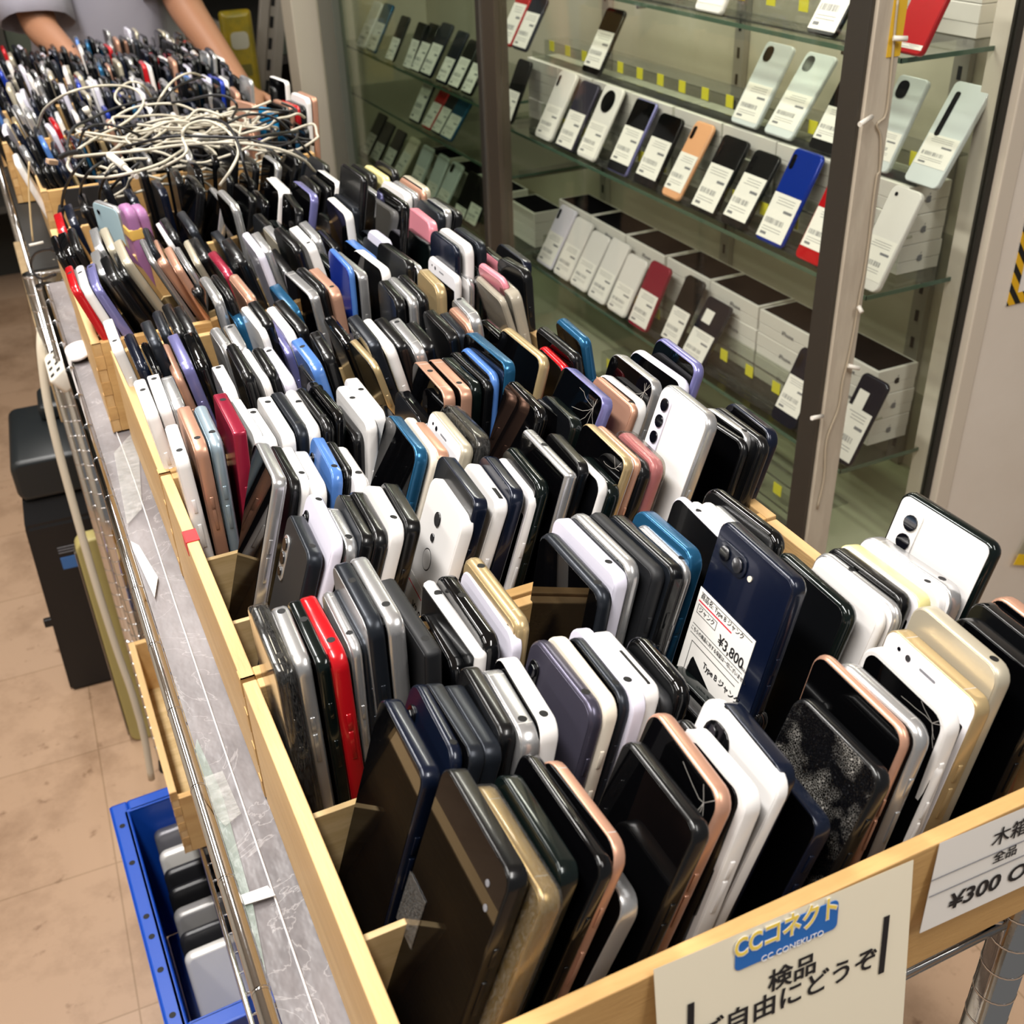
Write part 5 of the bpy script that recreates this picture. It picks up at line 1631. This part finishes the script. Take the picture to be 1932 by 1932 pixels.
# thin twine by the sixth box and its white hook
bm = bmesh.new(); tube(bm, spline([at(55, 305, 1.684), at(54, 340, 1.684), at(57, 400, 1.684), at(62, 455, 1.684)], 4), 0.0014, 6)
tw = obj('twine', bm, mat('pale_twine', 'cdb48a', 0.7))
bm = bmesh.new(); A_, B_ = at(55, 463, 1.684), at(82, 457, 1.684); cyl(bm, A_, B_, 0.002, 8); hk = sub(tw, 'toggle', bm, WPL)
tag(tw, 'thin pale twine with white toggle hanging on the sixth box', 'twine')
# lower tier of the farther rack
ca = BX('cardboard_carton', (-0.012, 1.74, 0.705), (0.10, 2.45, 0.80), mat('beige_cardboard', 'b39a76', 0.8, vary=(20, '9f8763', (1, 1, 1), .4, .7)), bev=0.002)
tag(ca, 'long beige cardboard carton sticking out under the farther rack', 'carton')
for k, (y0, y1, z1, lb) in enumerate(((2.0, 2.4, 0.90, 'black bag on the lower tier of the farther rack, nearer one'), (2.45, 2.8, 0.93, 'black bag on the lower tier of the farther rack, farther one'))):
    o = BX('storage_bag', (0.11, y0, 0.705), (0.36, y1, z1), mat('black_nylon', '17181a', 0.6, bump=(40, 0.4)), bev=0.02); tag(o, lb, 'bag')

# ------------------------------------------------------------------ the far end of the aisle
sh_ = empty('dark_shelf_unit', (0.5, 4.6, 0))
DK = mat('dark_shelving', '3b3833', 0.6)
for z in (0.35, 0.75, 1.12, 1.5, 1.9):
    BX('shelf_board', (-1.6, -0.2, z), (0.75, 0.2, z+0.025), DK, sh_)
BX('back_board', (-1.6, 0.2, 0), (0.75, 0.22, 2.2), mat('dark_back', '33322d', 0.8), sh_)
for x in (-1.6, -0.4, 0.73): BX('upright', (x, -0.2, 0), (x+0.03, 0.2, 2.2), DK, sh_)
tag(sh_, 'dark shelving at the far end of the aisle', 'shelf')
rb = random.Random(3)
for i in range(14):
    x = -0.95+0.155*i; hgt = rb.uniform(.08, .2); c_ = ['6d3524', '4c5347', '2a2d30', '7b6a48', '394039', '8a8578'][i % 6]
    o = BX('retail_box', (x, 4.44, 0.776 if i % 2 else 1.146), (x+0.12, 4.6, (0.776 if i % 2 else 1.146)+hgt), mat('retail_box_%d' % (i % 6), c_, 0.6), bev=0.002)
    tag(o, '%s box on the %s of the dark shelving, %s of the row' % (['red-brown', 'olive', 'near-black', 'tan', 'grey-green', 'pale grey'][i % 6], ('third board', 'lower board')[i % 2], ORD[i]), 'box', 'boxes on the dark shelving')
up = empty('steel_upright', (0.0, 3.8, 0.0))
tp, bt_ = at(515, 0, 3.8), at(502, 190, 3.8)
dv = (bt_-tp); t0 = bt_+dv*((0.0-bt_.z)/dv.z); t1 = tp+dv*((1.9-tp.z)/dv.z)
up.location = (t0.x, 3.8, 0.0); up.rotation_euler = (0, math.atan2(t1.x-t0.x, 1.9), 0)
bm = bmesh.new(); box(bm, (-0.042, -0.012, 0), (-0.012, 0.012, 1.95), 0.002); box(bm, (0.012, -0.012, 0), (0.042, 0.012, 1.95), 0.002); box(bm, (-0.012, -0.002, 0), (0.012, 0.006, 1.95))
sub(up, 'channel', bm, mat('galvanised', '9b958b', 0.45, 0.3))
bm = bmesh.new()
for k in range(28): box(bm, (-0.006, -0.0028, 0.08+0.065*k), (0.006, -0.0018, 0.115+0.065*k))
sub(up, 'slots', bm, HOLE)
tag(up, 'tilted grey slotted steel upright between the yellow bag and the cream pillar', 'upright')
yb = empty('snack_bag', (0.776, 3.7, 0.78))
bm = bmesh.new(); slab(bm, -0.022, 0.022, 0.10, 0.26, 0.012, 0.018)
for v in bm.verts: v.co = Vector((v.co.y, v.co.x, v.co.z))
bmesh.ops.recalc_face_normals(bm, faces=bm.faces[:])
sub(yb, 'pouch', bm, mat('yellow_film', '99841c', 0.35, coat=0.3, bump=(30, 0.4), vary=(14, '6f6a22', (1, 1, 1), .45, .7)))
bm = bmesh.new(); slab(bm, -0.0235, -0.021, 0.055, 0.05, 0.014, 0.0004, oz=0.15)
for v in bm.verts: v.co = Vector((v.co.y, v.co.x, v.co.z))
bmesh.ops.recalc_face_normals(bm, faces=bm.faces[:])
sub(yb, 'white_panel', bm, mat('white_film', 'a9a798', 0.4))
bm = bmesh.new(); slab(bm, -0.0235, -0.021, 0.05, 0.035, 0.004, 0.0004, oz=0.07)
for v in bm.verts: v.co = Vector((v.co.y, v.co.x, v.co.z))
bmesh.ops.recalc_face_normals(bm, faces=bm.faces[:])
sub(yb, 'dark_print', bm, mat('olive_print', '5f5a22', 0.5))
tag(yb, 'yellow printed pouch hanging left of the grey steel upright', 'pouch')
BX_ = BX('pouch_display', (0.66, 3.74, 0.0), (0.86, 4.1, 0.78), mat('dark_display', '2c2b26', 0.7)); tag(BX_, 'dark floor display under the yellow pouch', 'display')

# ------------------------------------------------------------------ the person behind the far boxes
def skin_body(name, nodes, edges, m, parent, sub_lv=2):
    me = bpy.data.meshes.new(name)
    names = list(nodes)
    me.from_pydata([nodes[k][0] for k in names], [(names.index(a), names.index(b)) for a, b in edges], [])
    o = bpy.data.objects.new(name, me); COL.objects.link(o); o.parent = parent
    md = o.modifiers.new('Skin', 'SKIN'); md.use_smooth_shade = True
    for i, k in enumerate(names):
        r = nodes[k][1]
        v = me.skin_vertices[0].data[i]; v.radius = (r, r) if not isinstance(r, tuple) else r
        v.use_root = (k == 'pelvis')
    sd = o.modifiers.new('Subdiv', 'SUBSURF'); sd.levels = sub_lv; sd.render_levels = sub_lv
    me.materials.append(m)
    return o
SKINM = mat('skin', 'a5765a', 0.5, bump=(120, 0.05))
pe = empty('person', (0.33, 3.16, 0.0))
N = {'pelvis': ((0, 0.02, 0.93), 0.115), 'waist': ((0, 0.0, 1.06), 0.11), 'chest': ((0, -0.05, 1.25), 0.125), 'neckb': ((0, -0.08, 1.42), 0.06), 'neck': ((0, -0.11, 1.50), 0.052),
     'head': ((0, -0.15, 1.58), 0.082), 'crown': ((0, -0.15, 1.68), 0.078),
     'shl': ((-0.17, -0.10, 1.38), 0.058), 'ell': ((-0.165, -0.22, 1.135), 0.042), 'wrl': ((-0.13, -0.46, 1.10), 0.028), 'pll': ((-0.125, -0.53, 1.085), (0.030, 0.016)),
     'shr': ((0.17, -0.10, 1.38), 0.058), 'elr': ((0.165, -0.20, 1.165), 0.047), 'wrr': ((0.235, -0.40, 0.995), 0.030), 'plr': ((0.250, -0.46, 0.965), (0.030, 0.016)),
     'hipl': ((-0.10, 0.02, 0.88), 0.09), 'knl': ((-0.11, 0.0, 0.49), 0.06), 'anl': ((-0.11, 0.04, 0.09), 0.042), 'tol': ((-0.12, -0.10, 0.04), 0.035),
     'hipr': ((0.10, 0.02, 0.88), 0.09), 'knr': ((0.11, 0.0, 0.49), 0.06), 'anr': ((0.11, 0.04, 0.09), 0.042), 'tor': ((0.12, -0.10, 0.04), 0.035)}
ED = [('pelvis', 'waist'), ('waist', 'chest'), ('chest', 'neckb'), ('neckb', 'neck'), ('neck', 'head'), ('head', 'crown'), ('chest', 'shl'), ('shl', 'ell'), ('ell', 'wrl'), ('wrl', 'pll'),
      ('chest', 'shr'), ('shr', 'elr'), ('elr', 'wrr'), ('wrr', 'plr'), ('pelvis', 'hipl'), ('hipl', 'knl'), ('knl', 'anl'), ('anl', 'tol'), ('pelvis', 'hipr'), ('hipr', 'knr'), ('knr', 'anr'), ('anr', 'tor')]
for s_, base, dirv in (('l', Vector((-0.125, -0.53, 1.085)), Vector((0.05, -0.9, -0.35))), ('r', Vector((0.250, -0.46, 0.965)), Vector((0.15, -0.75, -0.55)))):
    dirv.normalize(); sd_ = dirv.cross(Vector((0, 0, 1))).normalized(); dn = Vector((0, 0, -1))
    for f, (off, ln) in enumerate(((-0.028, 0.068), (-0.010, 0.078), (0.010, 0.074), (0.027, 0.058))):
        b0 = base+sd_*off*0.9+dirv*0.022; b1 = b0+dirv*ln*0.5+dn*0.006; b2 = b1+dirv*ln*0.42+dn*0.020
        for q, (pt, rr) in enumerate(((b0, 0.0095), (b1, 0.0085), (b2, 0.0072))):
            N['f%s%d%d' % (s_, f, q)] = (tuple(pt), rr)
        ED += [('pl'+s_, 'f%s%d0' % (s_, f)), ('f%s%d0' % (s_, f), 'f%s%d1' % (s_, f)), ('f%s%d1' % (s_, f), 'f%s%d2' % (s_, f))]
    sg = 1 if s_ == 'l' else -1
    b0 = base-dirv*0.015+sd_*sg*0.030; b1 = b0+dirv*0.030+sd_*sg*0.016; b2 = b1+dirv*0.026
    for q, (pt, rr) in enumerate(((b0, 0.012), (b1, 0.010), (b2, 0.0085))): N['t%s%d' % (s_, q)] = (tuple(pt), rr)
    ED += [('pl'+s_, 't%s0' % s_), ('t%s0' % s_, 't%s1' % s_), ('t%s1' % s_, 't%s2' % s_)]
skin_body('body', N, ED, SKINM, pe)
# clothes
def loft(bm, rings):
    vv = [[bm.verts.new(p) for p in rg] for rg in rings]
    for a, b in zip(vv, vv[1:]):
        for k in range(len(a)):
            f = bm.faces.new((a[k], a[(k+1) % len(a)], b[(k+1) % len(a)], b[k])); f.smooth = True
def ring(c, rx, ry, ax=(1, 0, 0), ay=(0, 1, 0), n=32, fold=0.0, ph=0.0):
    c, ax, ay = Vector(c), Vector(ax), Vector(ay)
    out = []
    for k in range(n):
        a = 2*PI*k/n; q = 1+fold*(math.sin(5*a+ph)+0.6*math.sin(9*a-ph*1.7))
        out.append(c+ax*rx*q*math.cos(a)+ay*ry*q*math.sin(a))
    return out
bm = bmesh.new()
loft(bm, [ring((0, 0.0, 0.84), .205, .150, fold=.05, ph=.4), ring((0, -0.01, 0.95), .195, .148, fold=.05, ph=.7), ring((0, -0.03, 1.08), .185, .145, fold=.045, ph=1.2), ring((0, -0.05, 1.22), .185, .145, fold=.03, ph=1.7),
          ring((0, -0.075, 1.34), .195, .125, fold=.012, ph=2.), ring((0, -0.085, 1.41), .165, .095), ring((0, -0.09, 1.45), .085, .075)])
for s_, el in ((-1, (-0.165, -0.215, 1.145)), (1, (0.165, -0.195, 1.18))):
    A0, A1 = Vector((s_*0.15, -0.09, 1.40)), Vector(el)
    d = (A1-A0).normalized(); ax = Vector((1, 0, 0)); ax = (ax-d*ax.dot(d)).normalized(); ay = d.cross(ax)
    loft(bm, [ring(A0.lerp(A1, t_), rr, rr*0.95, ax, ay, 24, fold=.03*t_, ph=t_*3) for t_, rr in ((0, .078), (.3, .080), (.6, .080), (.85, .080), (1.0, .082))])
shirt = sub(pe, 'shirt', bm, mat('grey_lilac_cloth', '9d9aa6', 0.9, bump=(300, 0.15)))
sm = shirt.modifiers.new('Solid', 'SOLIDIFY'); sm.thickness = 0.002
bm = bmesh.new()
loft(bm, [ring((0, 0.01, 0.98), .165, .135), ring((0, 0.02, 0.84), .175, .14), ring((0, 0.02, 0.80), .17, .13)])
for s_ in (-1, 1):
    loft(bm, [ring((s_*0.09, 0.02, 0.86), .098, .11), ring((s_*0.11, 0.0, 0.5), .082, .085), ring((s_*0.112, 0.03, 0.1), .07, .075)])
tr = sub(pe, 'trousers', bm, mat('dark_trousers', '23242a', 0.85))
bm = bmesh.new()
for s_ in (-1, 1): box(bm, (s_*0.118-0.045, -0.17, 0.0), (s_*0.118+0.045, 0.10, 0.075), 0.02, seg=3)
sub(pe, 'shoes', bm, mat('dark_shoes', '1e1d1d', 0.6))
bm = bmesh.new(); bmesh.ops.create_icosphere(bm, subdivisions=3, radius=0.103)
bmesh.ops.delete(bm, geom=[v for v in bm.verts if v.co.y < -0.03 and v.co.z < 0.045 or v.co.z < -0.05], context='VERTS')
for v in bm.verts: v.co = Vector((v.co.x*0.95, v.co.y*1.05-0.145, v.co.z*1.05+1.655))
hr = sub(pe, 'hair', bm, mat('black_hair', '151313', 0.6)); hr.modifiers.new('Solid', 'SOLIDIFY').thickness = 0.006
bm = bmesh.new()
for s_ in (-1, 1):
    bmesh.ops.create_icosphere(bm, subdivisions=2, radius=0.011, matrix=Matrix.Translation((s_*0.032, -0.228, 1.612)))
sub(pe, 'eyes', bm, mat('eye_dark', '1d1512', 0.2))
bm = bmesh.new(); bmesh.ops.create_cone(bm, cap_ends=True, segments=10, radius1=0.016, radius2=0.006, depth=0.045, matrix=Matrix.Translation((0, -0.238, 1.588)) @ Matrix.Rotation(0.25, 4, 'X'))
sub(pe, 'nose', bm, SKINM)
bm = bmesh.new(); box(bm, (-0.022, -0.238, 1.545), (0.022, -0.226, 1.553), 0.003); sub(pe, 'mouth', bm, mat('lips', 'a05c4d', 0.5))
bm = bmesh.new()
for s_ in (-1, 1): bmesh.ops.create_icosphere(bm, subdivisions=2, radius=0.026, matrix=Matrix.Translation((s_*0.086, -0.145, 1.595)) @ Matrix.Diagonal((0.35, 0.7, 1.15, 1)))
sub(pe, 'ears', bm, SKINM)
tag(pe, 'person in grey T-shirt reaching both arms over the far phone boxes', 'person')

# fairy-light wire tied to the showcase corner post
wire = bmesh.new()
wp = [(1694, 0), (1688, 60), (1680, 150), (1672, 215), (1655, 235), (1662, 260), (1660, 320), (1655, 332), (1648, 380), (1640, 450), (1630, 520), (1622, 560), (1612, 620), (1600, 680), (1590, 720), (1582, 770), (1560, 830), (1555, 900), (1542, 960)]
tube(wire, spline([at(x, y, 1.092) for x, y in wp], 5), 0.0016, 6)
wo = obj('tied_wire', wire, mat('clear_wire', 'b8ab95', 0.4))
for (a, b) in (((1685, 72), (1712, 73)), ((1645, 220), (1622, 235)), ((1620, 578), (1626, 590)), ((1600, 690), (1622, 695)), ((1552, 785), (1532, 789))):
    bm = bmesh.new(); cyl(bm, at(*a, 1.088), at(*b, 1.080), 0.0032, 8); sub(wo, 'cable_tie', bm, WPL)
tag(wo, 'thin wire with white ties running down the showcase corner post', 'wire')
